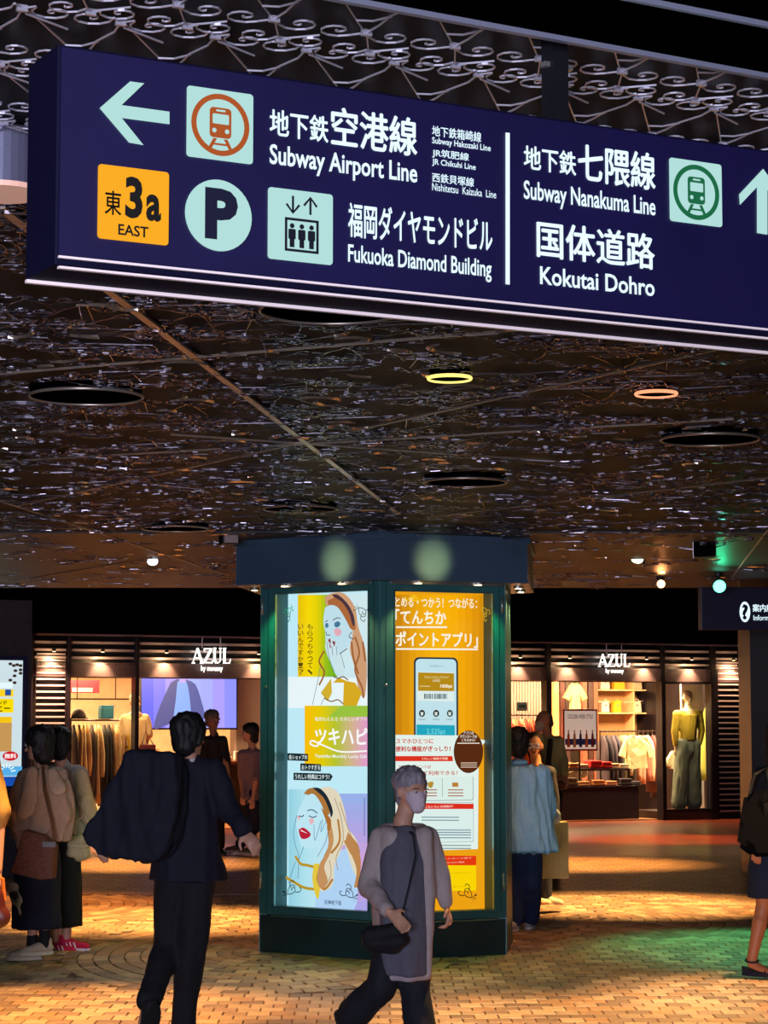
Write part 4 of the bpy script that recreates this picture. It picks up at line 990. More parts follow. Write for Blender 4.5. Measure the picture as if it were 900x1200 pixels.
# right clothes rack, with a cream shirt facing out
w = 1.8; zr3 = Zp(738, 857, w)
rack(703, 774, w, zr3, 'rail rack of dark and pastel clothes behind the display table')
seq = [('#3a3038', 'charcoal'), ('#2c2834', 'black'), ('#453c48', 'slate'), ('#34303c', 'dark grey'), ('#7a7860', 'sage'), ('#b09a78', 'beige'), ('#4c3c30', 'brown'), ('#e0a880', 'peach'), ('#d89878', 'salmon'), ('#c07860', 'dusty pink'), ('#e8b890', 'light peach'), ('#5a3434', 'maroon'), ('#2e2630', 'ink black')]
for i, (c, n) in enumerate(seq):
    L = [.95, 1.0, .95, 1.0, 1.05, .7, 1.3, .8, .85, .8, .8, 1.0, 1.1][i]
    side_garment(U(706 + i * 5.3, w), w, zr3, .08, L, c, '%s garment hanging %s from the left on the rack behind the display table' % (n, ordn[i]), 'garments on the rack behind the table')
front_garment(U(745, 1.2), 1.2, Zp(745, 862, 1.2), .40, .56, '#ecd090', 'cream short-sleeved shirt facing out at the end of the rack')
front_garment(U(672, 1.7), 1.7, Zp(672, 893, 1.7), .3, .4, '#6a5a40', 'olive brown top hung low behind the poster stand', sleeve=.1)
# display tables with folded clothes
w = .45
t = thing('display_table', 'dark low display table with a black skirt in the shop doorway', 'table', st.p(U(699, w), w + .35, 0), st.yaw)
zt = Zp(699, 921, w)
bm = B(); box(bm, st, U(652, w), U(748, w), w, w + .8, .012, zt - .03, .01); mk('skirt', bm, mat('table_black', '#1c1626', .6, vary=.2), t)
bm = B(); box(bm, st, U(650, w), U(749, w), w - .02, w + .82, zt - .03, zt, .008); mk('table_top', bm, mat('table_top', '#33262c', .4), t)
zu = Zp(697, 901, w + .3)
bm = B(); box(bm, st, U(658, w + .3), U(735, w + .3), w + .2, w + .75, zu - .03, zu); mk('upper_shelf', bm, mat('table_top', '#33262c', .4), t)
for x in (659, 733): bm = B(); box(bm, st, U(x, w + .3), U(x + 1.5, w + .3), w + .22, w + .26, zt, zu - .03); mk('shelf_leg', bm, m_rail, t)
def folded(x, ww, z, wd, h, c, label, group):
    u = U(x, ww); t = thing('folded_clothing', label, 'clothing', st.p(u, ww, z), st.yaw, group)
    for k in range(2):
        bm = B(); box(bm, st, u - wd / 2 + .01 * k, u + wd / 2 - .012 * k, ww - .14, ww + .14, z + h * k / 2, z + h * (k + 1) / 2 - .002, min(.02, h * .2)); mk('fold', bm, fab(c), t, smooth=True)
for x, wd, h, c, n in ((668, .2, .1, '#c89858', 'tan'), (680, .2, .08, '#e8d0a0', 'cream'), (694, .24, .14, '#d01818', 'bright red'), (707, .2, .12, '#c81414', 'crimson'), (717, .17, .09, '#d8a878', 'light brown'), (727, .18, .08, '#e8c898', 'pale sand')):
    folded(x, w + .45, zu, wd, h, c, n + ' folded clothing on the upper shelf of the display table', 'folded clothing on the upper shelf')
for x, wd, h, c, n in ((665, .24, .14, '#5a4838', 'brown'), (680, .22, .08, '#d8a870', 'caramel'), (697, .24, .10, '#c88850', 'toffee'), (712, .22, .08, '#e0a070', 'apricot'), (729, .24, .12, '#3c3838', 'charcoal'), (742, .14, .07, '#50484c', 'grey')):
    folded(x, w + .15, zt, wd, h, c, n + ' folded clothing on the table top of the display table', 'folded clothing on the table top')
# show window on the right
t = thing('show_window', 'framed glass show window around the mannequin in the olive top', 'show window', st.p(U(806), .1, 0), st.yaw)
bm = B(); box(bm, st, U(779), U(836), 0, 1.1, .012, .14, .005); mk('platform', bm, m_brown, t)
bm = B(); box(bm, st, U(781), U(834), .02, .03, .14, ZF); mk('glass_pane', bm, GLASS, t)
bm = B(); box(bm, st, U(780), U(834), .0, .05, .14, .18); box(bm, st, U(780), U(834), 0, .05, ZF - .04, ZF); mk('frame', bm, m_shop, t)
bm = B(); box(bm, st, U(801, 1.1), U(826, 1.1), 1.15, 1.2, .14, 2.3); mk('rear_panel', bm, mat('window_white', '#f0e4cc', .6), t)
for x, c, n in ((829, '#8a9038', 'olive'), (833, '#2c2a3a', 'navy')):
    side_garment(U(x, .7), .7, Zp(x, 822, .7), .1, 1.3, c, n + ' long garment hanging at the right side of the show window', 'garments in the show window')
front_garment(U(791, 1.0), 1.0, Zp(791, 880, 1.0), .2, .3, '#e8cc98', 'cream cloth hanging left behind the olive mannequin', sleeve=.1, neck=.04)
lamp('SPOT', st.p(U(814), .6, ZF - .03), 180, '#fff0d0', aim=st.p(U(813), 1.1, 1.0), size=.03, spot=100, blend=.8)
lamp('SPOT', st.p(U(806), .15, ZF - .06), 60, '#ffe0b0', aim=st.p(U(806), .6, 1.2), size=.03, spot=100, blend=.8)
lamp('SPOT', st.p(U(160), .3, ZF + .1), 60, '#ffe0b0', aim=st.p(U(158), .9, 1.2), size=.03, spot=90, blend=.8)
# ---- pillar and digital poster at the left edge
pc = at(38, 700, 24.0)
fp = Frame((pc.x, pc.y), YAW)
bm = B(); box(bm, fp, -1.6, 0, 0, 1.2, 0, CEIL); mk('wall_pier', bm, mat('pier_grey', '#2a2632', .6, vary=.2), kind='structure').name = 'trim_6'
t = thing('digital_poster', 'lit blue and white digital coffee poster at the left edge', 'screen', fp.p(-.6, -.05, .9), fp.yaw)
def dpx(x, y, k=0): return fp.px(x, y, -.06 - k)
a = dpx(-60, 922); b = dpx(27, 774)
bm = B(); box(bm, fp, a[0] - .04, b[0] + .05, -.055, 0, a[1] - .06, b[1] + .04, .01); mk('frame', bm, mat('frame_navy', '#101a50', .4), t)
def dq(x0, y0, x1, y1, c, e=.8, k=[0], name='picture_shape'):
    k[0] += 1; kk = k[0] * .0006; a = dpx(x0, y1, kk); b = dpx(x1, y0, kk)
    return mk(name, prism(B(), fp, [(a[0], a[1]), (b[0], a[1]), (b[0], b[1]), (a[0], b[1])], -.056 - kk, -.0565 - kk), glow(c, e), t)
dq(-60, 774, 27, 912, '#cfe2e8', name='screen_picture'); dq(-60, 898, 26, 910, '#58b0e8'); dq(-60, 910, 26, 922, '#1858c8', .6); dq(-60, 800, 15, 806, '#e8fbff'); dq(-60, 808, 16, 816, '#ffd820'); dq(-60, 819, 16, 835, '#ffe000'); dq(-60, 840, 14, 847, '#f8c810'); dq(-60, 847, 14, 881, '#c89858')
dq(6, 808, 13, 815, '#2050a0')
dk_ = glow('#2a2010', .2)
for s, xl, yb, xr, yt in (('レンド', -8, 826, 8, 821), ('コーヒー', -22, 834, 12, 826)):
    a = dpx(xl, yb, .02); b = dpx(xr, yt, .02); lettering(s, fp, a[0], a[1], b[0], b[1], -.085, dk_, t, bold=.03)
a = dpx(12, 886, .02); mk('red_badge', prism(B(), fp, ellpts(a[0], a[1], .085, .05, 20), -.084, -.085), glow('#d01828', .8), t)
a = dpx(5, 889, .02); b = dpx(19, 883, .02); lettering('無料', fp, a[0], a[1], b[0], b[1], -.087, glow('#ffe8e8', .9), t, bold=.03)
for i, (x, y) in enumerate([(12, 778), (16, 780), (20, 779), (24, 780), (18, 786), (24, 785), (17, 792), (24, 789), (12, 797), (17, 800)]):
    a = dpx(x, y, .02); mk('coffee_bean_print', prism(B(), fp, ellpts(a[0], a[1], .022, .016, 10), -.084, -.085), glow('#4a3630', .5), t)
a = dpx(14, 905, .02); bm = B()
for i in range(7):
    an = math.pi * (i + .5) / 7; stroke(bm, fp, [(a[0] - .06 + .05 * math.cos(an), a[1] + .05 * math.sin(an)), (a[0] - .06 + .1 * math.cos(an), a[1] + .09 * math.sin(an))], .012, -.084)
mk('splash_print', bm, glow('#e8faff', .9), t)
# ---- information sign and pier at the right edge
ic = at(822, 740, 20.5); fi = Frame((ic.x, ic.y), YAW * .25)
z0 = fi.px(860, 738)[1]; z1 = fi.px(860, 688)[1]
t = thing('information_sign', 'dark blue hanging information sign with a white question mark disc at the right edge', 'sign', fi.p(.2, 0, z0), fi.yaw)
bm = B(); box(bm, fi, 0, 1.3, 0, .12, z0, z1, .006); mk('housing', bm, mat('info_navy', '#1c1c3c', .4), t)
for u in (.2, 1.1): bm = B(); cyl(bm, fi.p(u, .06, z1), fi.p(u, .06, CEIL + .02), .012, seg=8); mk('hanger_rod', bm, M_black, t)
a = fi.px(873, 717, -.004); D = mk('question_disc', prism(B(), fi, ellpts(a[0], a[1], .05, .095, 28), -.001, -.004), WL, t)
pxtext('?', fi, 869.5, 726, 876.5, 708, -.006, glow('#0c0c30', .2), D, bold=.04)
pxtext('案内所', fi, 882, 717, 906, 708, -.004, WL, t, bold=.02); pxtext('Information', fi, 883, 727, 915, 721, -.004, WL, t, bold=.01)
pr_ = at(868, 900, 27.0); fq = Frame((pr_.x, pr_.y), 0)
bm = B(); box(bm, fq, 0, .16, .01, .06, 0, CEIL); mk('trim_7', bm, mat('pier_violet', '#19161c', .7), kind='structure')
pr_ = at(881, 900, 24.0); fq = Frame((pr_.x, pr_.y), 0)
bm = B(); box(bm, fq, 0, 2, 0, .8, 0, CEIL); mk('trim_8', bm, M_black, kind='structure')
# ---- lamps under the ceiling near the shop
def can_spot(px, py, y, lab, aim, ccol, e, bulb, ln=.14, rad=.045, stem=True, cat='spotlight'):
    c = at(px, py, y); t = thing('track_spotlight', lab, cat, (c.x, c.y, c.z))
    d = (Vector(aim) - c).normalized()
    bm = B(); cyl(bm, c - d * ln * .5, c + d * ln * .5, rad * .8, rad, seg=14); mk('can', bm, M_black, t)
    bm = B(); cyl(bm, c + d * ln * .5, c + d * (ln * .5 + .006), rad * .85, seg=14); mk('bulb', bm, bulb, t)
    if stem:
        bm = B(); cyl(bm, c - d * ln * .3, Vector((c.x - d.x * .03, c.y, CEIL + .01)), .012, seg=8); mk('stem', bm, M_black, t)
        bm = B(); cyl(bm, (c.x - d.x * .03, c.y, CEIL - .03), (c.x - d.x * .03, c.y, CEIL), .04, seg=12); mk('mount', bm, M_black, t)
    lamp('SPOT', c + d * (ln * .5 + .02), e, ccol, aim=aim, size=.03, spot=50, blend=.7)
can_spot(179, 650, 18.0, 'black ceiling spotlight with pale light left of the pillar', (-1.6, 15, 0), '#e8f0ff', 40, glow('#f0ffff', 4), .16, .05)
can_spot(749, 645, 18.0, 'black stemmed ceiling spotlight pointing down left, right of the pillar', (1.0, 15, 0), '#ffe8c0', 40, glow('#e8ffe0', 3), .2, .06)
can_spot(774, 684, 20.0, 'small glowing orange ceiling spotlight right of the pillar', (2.9, 10, 1.5), '#ffa060', 12, glow('#ffb070', 8), .06, .042)
can_spot(842, 686, 19.5, 'bright green ceiling spotlight near the information sign', (3.3, 10, .5), '#30ffb0', 30, glow('#60ffc8', 4), .09, .065)
M_flood = mat('flood_black', '#020204', .9, spec=.1)
c = at(826, 638, 16.2); t = thing('square_floodlight', 'square black floodlight with cable hanging from the ceiling', 'spotlight', (c.x, c.y, c.z))
f = Frame((c.x, c.y), R(-12)); bm = B(); box(bm, f, -.08, .08, -.04, .05, c.z - .09, c.z + .08, .012); mk('housing', bm, M_flood, t)
bm = B(); box(bm, f, -.012, .012, -.02, .02, c.z + .08, CEIL + .02); tube(bm, [f.p(.07, .05, c.z - .02), f.p(.14, .05, c.z), f.p(.15, .05, c.z + .15), f.p(.12, .05, CEIL + .01)], .006, 6); mk('bracket', bm, M_black, t)
bm = B(); box(bm, f, -.085, -.08, -.045, .055, c.z - .10, c.z + .085); mk('side_fin', bm, m_slat, t)
c = at(268, 630, 15.6); bm = B()
t = thing('ceiling_speaker_box', 'small black box fixed to the ceiling beside the left end of the pillar header', 'speaker', (c.x, c.y, c.z)); box(bm, Frame((c.x, c.y), YAW), -.06, .06, -.05, .05, c.z - .05, CEIL + .01, .01); mk('housing', bm, M_black, t)
f = Frame((c.x, c.y), YAW); bm = B(); box(bm, f, -.05, .05, -.055, -.05, c.z - .04, c.z + .03); mk('grille', bm, m_slat, t)
# ------------------------------------------------------------------ people
def cap(bm, p0, r0, p1, r1, k0=1.0, k1=None, side=None, seg=12, nr=3):
    """tapered limb with rounded ends; k flattens it across the side direction"""
    p0 = Vector(p0); p1 = Vector(p1); k1 = k0 if k1 is None else k1
    d = p1 - p0; L = d.length
    if L < 1e-6: d = Vector((0, 0, 1)); L = 1e-6
    d = d / L
    s = Vector(side) if side is not None else (Vector((1, 0, 0)) if abs(d.x) < .9 else Vector((0, 1, 0)))
    s = (s - d * s.dot(d)).normalized(); t = d.cross(s)
    rows = []
    for i in range(nr + 1):
        a = math.pi / 2 * i / nr; rows.append((p0 - d * r0 * math.cos(a) * .9, r0 * math.sin(a), k0))
    for i in range(nr + 1):
        a = math.pi / 2 * (1 - i / nr); rows.append((p1 + d * r1 * math.cos(a) * .9, r1 * math.sin(a), k1))
    vs = []
    for c, r, k in rows:
        if r < 1e-5: vs.append([bm.verts.new(c)])
        else: vs.append([bm.verts.new(c + s * (r * math.cos(2 * math.pi * j / seg)) + t * (r * k * math.sin(2 * math.pi * j / seg))) for j in range(seg)])
    for i in range(len(vs) - 1):
        A, C_ = vs[i], vs[i + 1]
        for j in range(seg):
            q = [A[j % len(A)], A[(j + 1) % len(A)], C_[(j + 1) % len(C_)], C_[j % len(C_)]]; q2 = []
            for v in q:
                if v not in q2: q2.append(v)
            if len(q2) > 2: bm.faces.new(q2)
    return bm
def loft(bm, rows, side, seg=28, fold=0.0, nf=7, ph=0.0):
    """closed drape: rows of (centre, half width, half depth)"""
    s = Vector(side).normalized(); t = Vector((0, 0, 1)).cross(s); vs = []; n = len(rows)
    for i, (c, rx, ry) in enumerate(rows):
        v = i / (n - 1)
        vs.append([bm.verts.new(Vector(c) + s * (rx * m * math.cos(a)) + t * (ry * m * math.sin(a))) for a, m in [(2 * math.pi * j / seg, 1 + fold * v * math.sin(nf * 2 * math.pi * j / seg + ph)) for j in range(seg)]])
    for i in range(n - 1):
        for j in range(seg): bm.faces.new((vs[i][j], vs[i][(j+1) % seg], vs[i+1][(j+1) % seg], vs[i+1][j]))
    bm.faces.new(vs[0][::-1]); bm.faces.new(vs[-1])
    return bm
def fuse(name, bm, vox, m, parent, folds=0.0, fs_=(13, 13, 4), sm=3, label=None):
    """weld overlapping closed shapes into one continuous skin"""
    me = bpy.data.meshes.new('tmp'); bmesh.ops.recalc_face_normals(bm, faces=bm.faces[:]); bm.to_mesh(me); bm.free()
    o = link(bpy.data.objects.new('tmp', me))
    r = o.modifiers.new('r', 'REMESH'); r.mode = 'VOXEL'; r.voxel_size = vox
    s = o.modifiers.new('s', 'SMOOTH'); s.factor = .6; s.iterations = sm
    dg = bpy.context.evaluated_depsgraph_get(); dg.update()
    m2 = bpy.data.meshes.new_from_object(o.evaluated_get(dg)); bpy.data.objects.remove(o); bpy.data.meshes.remove(me)
    b2 = B(); b2.from_mesh(m2); bpy.data.meshes.remove(m2)
    if folds:
        b2.normal_update()
        for v in b2.verts:
            q = Vector((v.co.x * fs_[0], v.co.y * fs_[1], v.co.z * fs_[2])); a = noise.noise(q) + .5 * noise.noise(q * 2.1)
            v.co += v.normal * (folds * a)
    return mk(name, b2, m, parent, smooth=True, label=label)
SK = mat('skin', '#cc967a', .55, vary=.06, scale=20); SK2 = mat('skin_warm', '#cc8c62', .55, vary=.06, scale=20)
HAIR = mat('hair_black', '#0c0909', .65, vary=.3, scale=40, stretch=(1, 1, .15)); HAIRG = mat('hair_grey', '#8a8288', .6, vary=.25, scale=40, stretch=(1, 1, .2))
HAIRB = mat('hair_grey_brown', '#6a5a50', .55, vary=.25, scale=40)
def head(bm, c, f, s=1.0):
    """skull, jaw, nose, ears; f is where the face looks"""
    f = Vector(f).normalized(); sd = f.cross(Vector((0, 0, 1))).normalized(); z = Vector((0, 0, 1))
    cap(bm, c + z * .025 * s - f * .012 * s, .079 * s, c + z * .025 * s + f * .018 * s, .074 * s, 1.0, side=sd)
    cap(bm, c + z * .05 * s - f * .01 * s, .078 * s, c + z * .0 * s, .076 * s, side=sd)
    cap(bm, c + z * .0 * s + f * .015 * s, .068 * s, c - z * .075 * s + f * .045 * s, .034 * s, .95, side=sd)
    cap(bm, c - z * .01 * s + f * .085 * s, .011 * s, c - z * .035 * s + f * .1 * s, .014 * s, seg=8)
    cap(bm, c + z * .02 * s + f * .08 * s - sd * .03, .014 * s, c + z * .02 * s + f * .08 * s + sd * .03, .014 * s, seg=8)
    for k in (-1, 1): cap(bm, c + sd * k * .078 * s + z * .012 * s - f * .005, .018 * s, c + sd * k * .08 * s - z * .018 * s - f * .002, .012 * s, .5, side=f, seg=8)
def hand(bm, w, d, palm, thumb, s=1.0, curl=.5):
    """palm, four unequal bent fingers and a thumb"""
    d = Vector(d).normalized(); th = Vector(thumb); th = (th - d * th.dot(d)).normalized(); pn = Vector(palm); pn = (pn - d * pn.dot(d) - th * pn.dot(th)).normalized()
    cap(bm, w, .026 * s, w + d * .07 * s, .038 * s, .45, side=th, seg=10)
    for i, (o, L) in enumerate(((.030, .062), (.011, .072), (-.009, .066), (-.028, .05))):
        b = w + d * .088 * s + th * o * s; k = curl * (1 + .12 * i)
        m = b + (d * math.cos(k) + pn * math.sin(k)) * L * .55 * s; e = m + (d * math.cos(k * 2) + pn * math.sin(k * 2)) * L * .5 * s
        cap(bm, b - d * .02 * s, .0095 * s, m, .0088 * s, seg=8, nr=2); cap(bm, m, .0088 * s, e, .0075 * s, seg=8, nr=2)
    b = w + d * .025 * s + th * .028 * s; m = b + (d * .6 + th * .7 + pn * .3).normalized() * .04 * s; e = m + (d * .9 + th * .25 + pn * .45).normalized() * .032 * s
    cap(bm, b, .013 * s, m, .0105 * s, seg=8, nr=2); cap(bm, m, .0105 * s, e, .0085 * s, seg=8, nr=2)
def shoe(par, ankle, toe_dir, c, sole='#e8e0d0', L=.26, name='shoe', stripes=None, pitch=0.0, h=.085):
    d = Vector(toe_dir).normalized(); sd = d.cross(Vector((0, 0, 1))).normalized(); up = sd.cross(d).normalized()
    heel = ankle - d * .05 - up * .0; bm = B()
    g = ankle - up * h
    cap(bm, g + up * .045 - d * .035, .038, g + up * .036 + d * (L - .115), .034, .85, side=sd); cap(bm, g + up * .06 - d * .01, .04, g + up * .04 + d * .08, .036, side=sd)
    cap(bm, g + up * .035 + d * (L - .14), .036, g + up * .03 + d * (L - .1), .03, .8, side=sd)
    cap(bm, g + up * .06 - d * .02, .038, g + up * .095 - d * .02, .036, side=sd)
    o = fuse(name, bm, .009, fab(c) if isinstance(c, str) else c, par, sm=2)
    bm = B(); n = 14; pts = []
    for i in range(n):
        a = 2 * math.pi * i / n; pts.append(g + d * (L * .5 - .072 + (L * .5) * math.cos(a)) + sd * (.042 * math.sin(a)))
    lo = [bm.verts.new(p + up * .0) for p in pts]; hi = [bm.verts.new(p + up * .022) for p in pts]
    bm.faces.new(lo); bm.faces.new(hi[::-1])
    for i in range(n): bm.faces.new((lo[i], hi[i], hi[(i+1) % n], lo[(i+1) % n]))
    mk('sole', bm, fab(sole), o)
    if stripes:
        bm = B()
        for k in (0, 1, 2):
            for sgn in (-1, 1):
                a = g + d * (.03 + k * .03) + sd * sgn * .039 + up * .025; b = a + up * .04 - d * .02; tube(bm, [a, b - sd * sgn * .006], .005, 4)
        mk('stripe', bm, fab(stripes), o)
    return o
def hairdo(par, c, f, m, s=1.0, front=.035, low=-.05, bulk=1.0, bun=None, long=0.0):
    f = Vector(f).normalized(); sd = f.cross(Vector((0, 0, 1))).normalized(); z = Vector((0, 0, 1)); bm = B()
    cap(bm, c + z * .05 * s - f * .03 * s, .092 * s * bulk, c + z * .052 * s + f * .005 * s, .086 * s * bulk, side=sd)
    cap(bm, c + z * .04 * s - f * .03 * s, .088 * s * bulk, c + z * low * s - f * .045 * s, .066 * s * bulk, .9, side=sd)
    cap(bm, c + z * .085 * s + f * .02 * s, .055 * s, c + z * (.075) * s + f * (.02 + front) * s, .042 * s, side=sd)
    for k in (-1, 1): cap(bm, c + z * .05 * s + sd * k * .05 * s, .04 * s, c + z * (low * .6) * s + sd * k * .068 * s - f * .02 * s, .022 * s * bulk, seg=8)
    if long:
        cap(bm, c - f * .05, .085 * s, c - f * .055 - z * long, .075 * s, .6, side=sd)
    return fuse('hair', bm, .009, m, par, folds=.009, fs_=(55, 55, 16), sm=1)
def face(par, c, f, s=1.0, glasses=False, mask=None, smile=False):
    f = Vector(f).normalized(); sd = f.cross(Vector((0, 0, 1))).normalized(); z = Vector((0, 0, 1))
    for k in (-1, 1):
        e = c + z * .008 * s + f * .082 * s + sd * k * .031 * s
        bm = B(); ball(bm, e, .0125 * s, seg=8, rings=6); o = mk('eye', bm, mat('eye_white', '#d8d0c8', .3), par, smooth=True)
        bm = B(); ball(bm, e + f * .0085 * s, .006 * s, seg=8, rings=6); mk('iris', bm, mat('iris_dark', '#20140e', .2), o)
        bm = B(); tube(bm, [e + z * .02 * s + f * .008 + sd * q * .016 * s + z * (-.003 * q * q) for q in (-1, 0, 1)], .003 * s, 4); mk('eyebrow', bm, HAIR, par)
    if mask:
        bm = B(); cap(bm, c + z * -.02 * s + f * .042 * s, .064 * s, c - z * .07 * s + f * .06 * s, .044 * s, .95, side=sd); cap(bm, c - z * .025 * s + f * .09 * s, .022, c - z * .055 * s + f * .095 * s, .02)
        o = fuse('face_mask', bm, .008, fab(mask), par, sm=2)
        bm = B()
        for k in (-1, 1): tube(bm, [c - z * .01 + f * .07 * s + sd * k * .05 * s, c + z * .02 + sd * k * .084 * s - f * .01], .0025, 4)
        mk('ear_loop', bm, fab(mask), o)
    else:
        bm = B(); tube(bm, [c - z * (.055 + (-.006 if smile else .0) * abs(q) * 2) * s + f * (.082 - .008 * abs(q)) * s + sd * q * .02 * s for q in (-1, -.5, 0, .5, 1)], .0045 * s, 5, .006 * s); mk('mouth', bm, mat('lip', '#8a3a34', .5), par)
    if glasses:
        bm = B()
        for k in (-1, 1):
            e = c + z * .008 * s + f * .1 * s + sd * k * .033 * s
            tube(bm, [e + sd * .026 * s * math.cos(a) + z * .021 * s * math.sin(a) for a in [2 * math.pi * i / 14 for i in range(14)]], .0028, 4, closed=True)
            tube(bm, [e + sd * k * .026 * s, e + sd * k * .05 * s - f * .1 * s], .0022, 4)
        tube(bm, [c + z * .012 * s + f * .103 * s - sd * .008, c + z * .012 * s + f * .103 * s + sd * .008], .0028, 4)
        mk('glasses', bm, mat('glasses_metal', '#b8a890', .3, .8), par)
def person(label, d, J, face_dir, hs=1.0, skin=SK, vox=.0085, group=None, handc=(.5, .5), palms=None, sideX=(1, 0, 0), leg_r=(.07, .05, .036), bare=True, cat='person'):
    """J holds measured joints (px, py, depth offset); returns root, world joints"""
    P_ = {k: at(v[0], v[1], d + (v[2] if len(v) > 2 else 0)) for k, v in J.items()}
    base = Vector((P_['hipL'].x, d, 0))
    t = thing('person' if cat == 'person' else cat, label, cat, base)
    bm = B(); c = P_['head']; f = Vector(face_dir).normalized()
    head(bm, c, f, hs)
    sx = Vector(sideX).normalized(); nk = P_['neck']; mid = (P_['hipL'] + P_['hipR']) / 2; shm = (P_['shL'] + P_['shR']) / 2
    cap(bm, c - Vector((0, 0, .04)) * hs - f * .015, .046 * hs, nk, .05 * hs)
    cap(bm, P_['shL'] , .045, P_['shR'], .045, .8); cap(bm, nk, .053, shm + Vector((0, 0, .01)), .045, side=sx)
    cap(bm, shm - Vector((0, 0, .08)), .095, mid + Vector((0, 0, .18)), .085, .6, side=sx); cap(bm, mid + Vector((0, 0, .16)), .09, mid, .1, .75, side=sx)
    for s in 'LR':
        cap(bm, P_['sh' + s], .047, P_['el' + s], .038); cap(bm, P_['el' + s], .038, P_['wr' + s], .025)
        dd = (P_['ha' + s] - P_['wr' + s]) if 'ha' + s in P_ else (P_['wr' + s] - P_['el' + s])
        pn, th = (palms or {}).get(s, ((0, 1, 0), (-1 if s == 'R' else 1, 0, 0)))
        hand(bm, P_['wr' + s] + dd.normalized() * .01, dd, pn, th, 1.0 * hs, handc[0 if s == 'L' else 1])
        r = leg_r
        cap(bm, P_['hip' + s], r[0] * 1.1, P_['kn' + s], r[1]); cap(bm, P_['kn' + s], r[1], P_['an' + s], r[2])
        k = P_['kn' + s]; a = P_['an' + s]; q = k.lerp(a, .3) + Vector((0, 0, 0)); cap(bm, q, r[1] * 1.02, k.lerp(a, .6), r[1] * .8)
        P_['_'] = 0; del P_['_']
        tdir = Vector(J.get('toe' + s, (0, -1, -.15))).normalized() if not isinstance(J.get('toe' + s), type(None)) else Vector((0, -1, -.15)).normalized()
        cap(bm, a - Vector((0, 0, .03)), .034, a - Vector((0, 0, .055)) + tdir * .13, .026, .8, side=(1, 0, 0)); 
    fuse('body', bm, vox, skin, t, sm=2)
    return t, P_
def Pjoint(P_, *ks): return [P_[k] for k in ks]
def jacket(par, P_, c, rs=(.062, .05, .04), tr=(.17, .16), hem=None, folds=.012, name='jacket', ratio=.62, sx=(1, 0, 0), sleeves='LR', vox=.013, short=None, collar=True, lab=None, m=None):
    bm = B(); shm = (P_['shL'] + P_['shR']) / 2; mid = (P_['hipL'] + P_['hipR']) / 2
    cap(bm, P_['shL'], .07, P_['shR'], .07, .9); cap(bm, P_['neck'], .062, shm, .10, .8, side=sx)
    hem = mid if hem is None else hem
    rows = []
    W2 = (P_['shR'] - P_['shL']).length / 2
    for i in range(9):
        v = i / 8; p = (shm - Vector((0, 0, .02))).lerp(hem, v); hw = W2 * (1 - v) + tr[0] * v; hw = max(.12, hw * (1 - .10 * math.sin(math.pi * v))); rows.append((p, hw, hw * (ratio + .15 * v)))
    loft(bm, rows, sx, fold=.05, nf=5)
    for s in sleeves:
        e = P_['wr' + s] if not short else P_['el' + s].lerp(P_['wr' + s], short)
        cap(bm, P_['sh' + s], rs[0], P_['el' + s], rs[1]); cap(bm, P_['el' + s], rs[1], e, rs[2])
    return fuse(name, bm, vox, m or fab(c), par, folds=folds, label=lab)
def trousers(par, P_, c, rs=(.1, .075, .065), waist=.14, folds=.01, name='trousers', sx=(1, 0, 0), vox=.013):
    bm = B(); mid = (P_['hipL'] + P_['hipR']) / 2
    cap(bm, mid + Vector((0, 0, .1)), waist, mid, waist * 1.05, .72, side=sx)
    for s in 'LR':
        cap(bm, P_['hip' + s], rs[0], P_['kn' + s], rs[1]); cap(bm, P_['kn' + s], rs[1], P_['an' + s].lerp(P_['kn' + s], .06), rs[2])
    return fuse(name, bm, vox, fab(c), par, folds=folds)
def own(name, label, cat, bm, m, base, folds=0, vox=.011, parts=(), group=None, sm=3):
    t = thing(name, label, cat, base, 0, group); fuse('body', bm, vox, m, t, folds=folds, sm=sm); return t
Z = Vector((0, 0, 1))
# 1. man in the dark suit, seen from behind
J = dict(head=(222, 866), neck=(222, 892), shL=(176, 903), shR=(250, 904), elL=(140, 950, -.05), wrL=(130, 975, -.1), elR=(266, 946, -.02), wrR=(284, 972, -.1),
         hipL=(203, 1020), hipR=(233, 1020), knL=(198, 1108, .06), knR=(223, 1118, .02), anL=(172, 1178, -.22), anR=(213, 1212, .12), toeL=(-.3, .6, -.9), toeR=(0, 1, -.05))
J['haR'] = (294, 984, -.14)
t, Q = person('person in a dark navy suit striding away, dark coat over the left arm', 11.4, J, (.45, .9, 0), 1.0)
jacket(t, Q, '#090a1e', rs=(.072, .062, .05), tr=(.205, .16), hem=at(221, 1032, 11.4), folds=.016, ratio=.55)
trousers(t, Q, '#08080f', rs=(.098, .078, .062), waist=.15)
hairdo(t, Q['head'], (.45, .9, 0), HAIR, 1.02, low=-.03)
shoe(t, Q['anL'] - Z * .01, (-.25, .35, -.85), '#1a1416', '#120e0c', name='shoe'); shoe(t, Q['anR'], (.05, 1, 0), '#1a1416', '#120e0c')
bm = B(); cap(bm, Q['neck'] - Z * .005, .056, Q['neck'] + Z * .02, .05); fuse('shirt_collar', bm, .009, fab('#c8b8b8'), t)
D_ = 11.24
bm = B(); g = lambda x, y, o=0: at(x, y, D_ + o)
cf = Frame(at(150, 945, D_), R(-12)); cb = B()
prism(cb, cf, [cf.px(x, y) for x, y in ((152, 884), (160, 880), (180, 880), (212, 885), (214, 930), (208, 985), (192, 1006), (166, 1010), (150, 1004), (134, 1006), (120, 1004), (114, 992), (109, 990), (102, 978), (110, 964), (122, 945), (136, 915))], -.1, .08)
bm = cb; cap(bm, g(165, 930), .09, g(150, 980), .12, .9); cap(bm, g(190, 925), .09, g(185, 975), .11, .9)
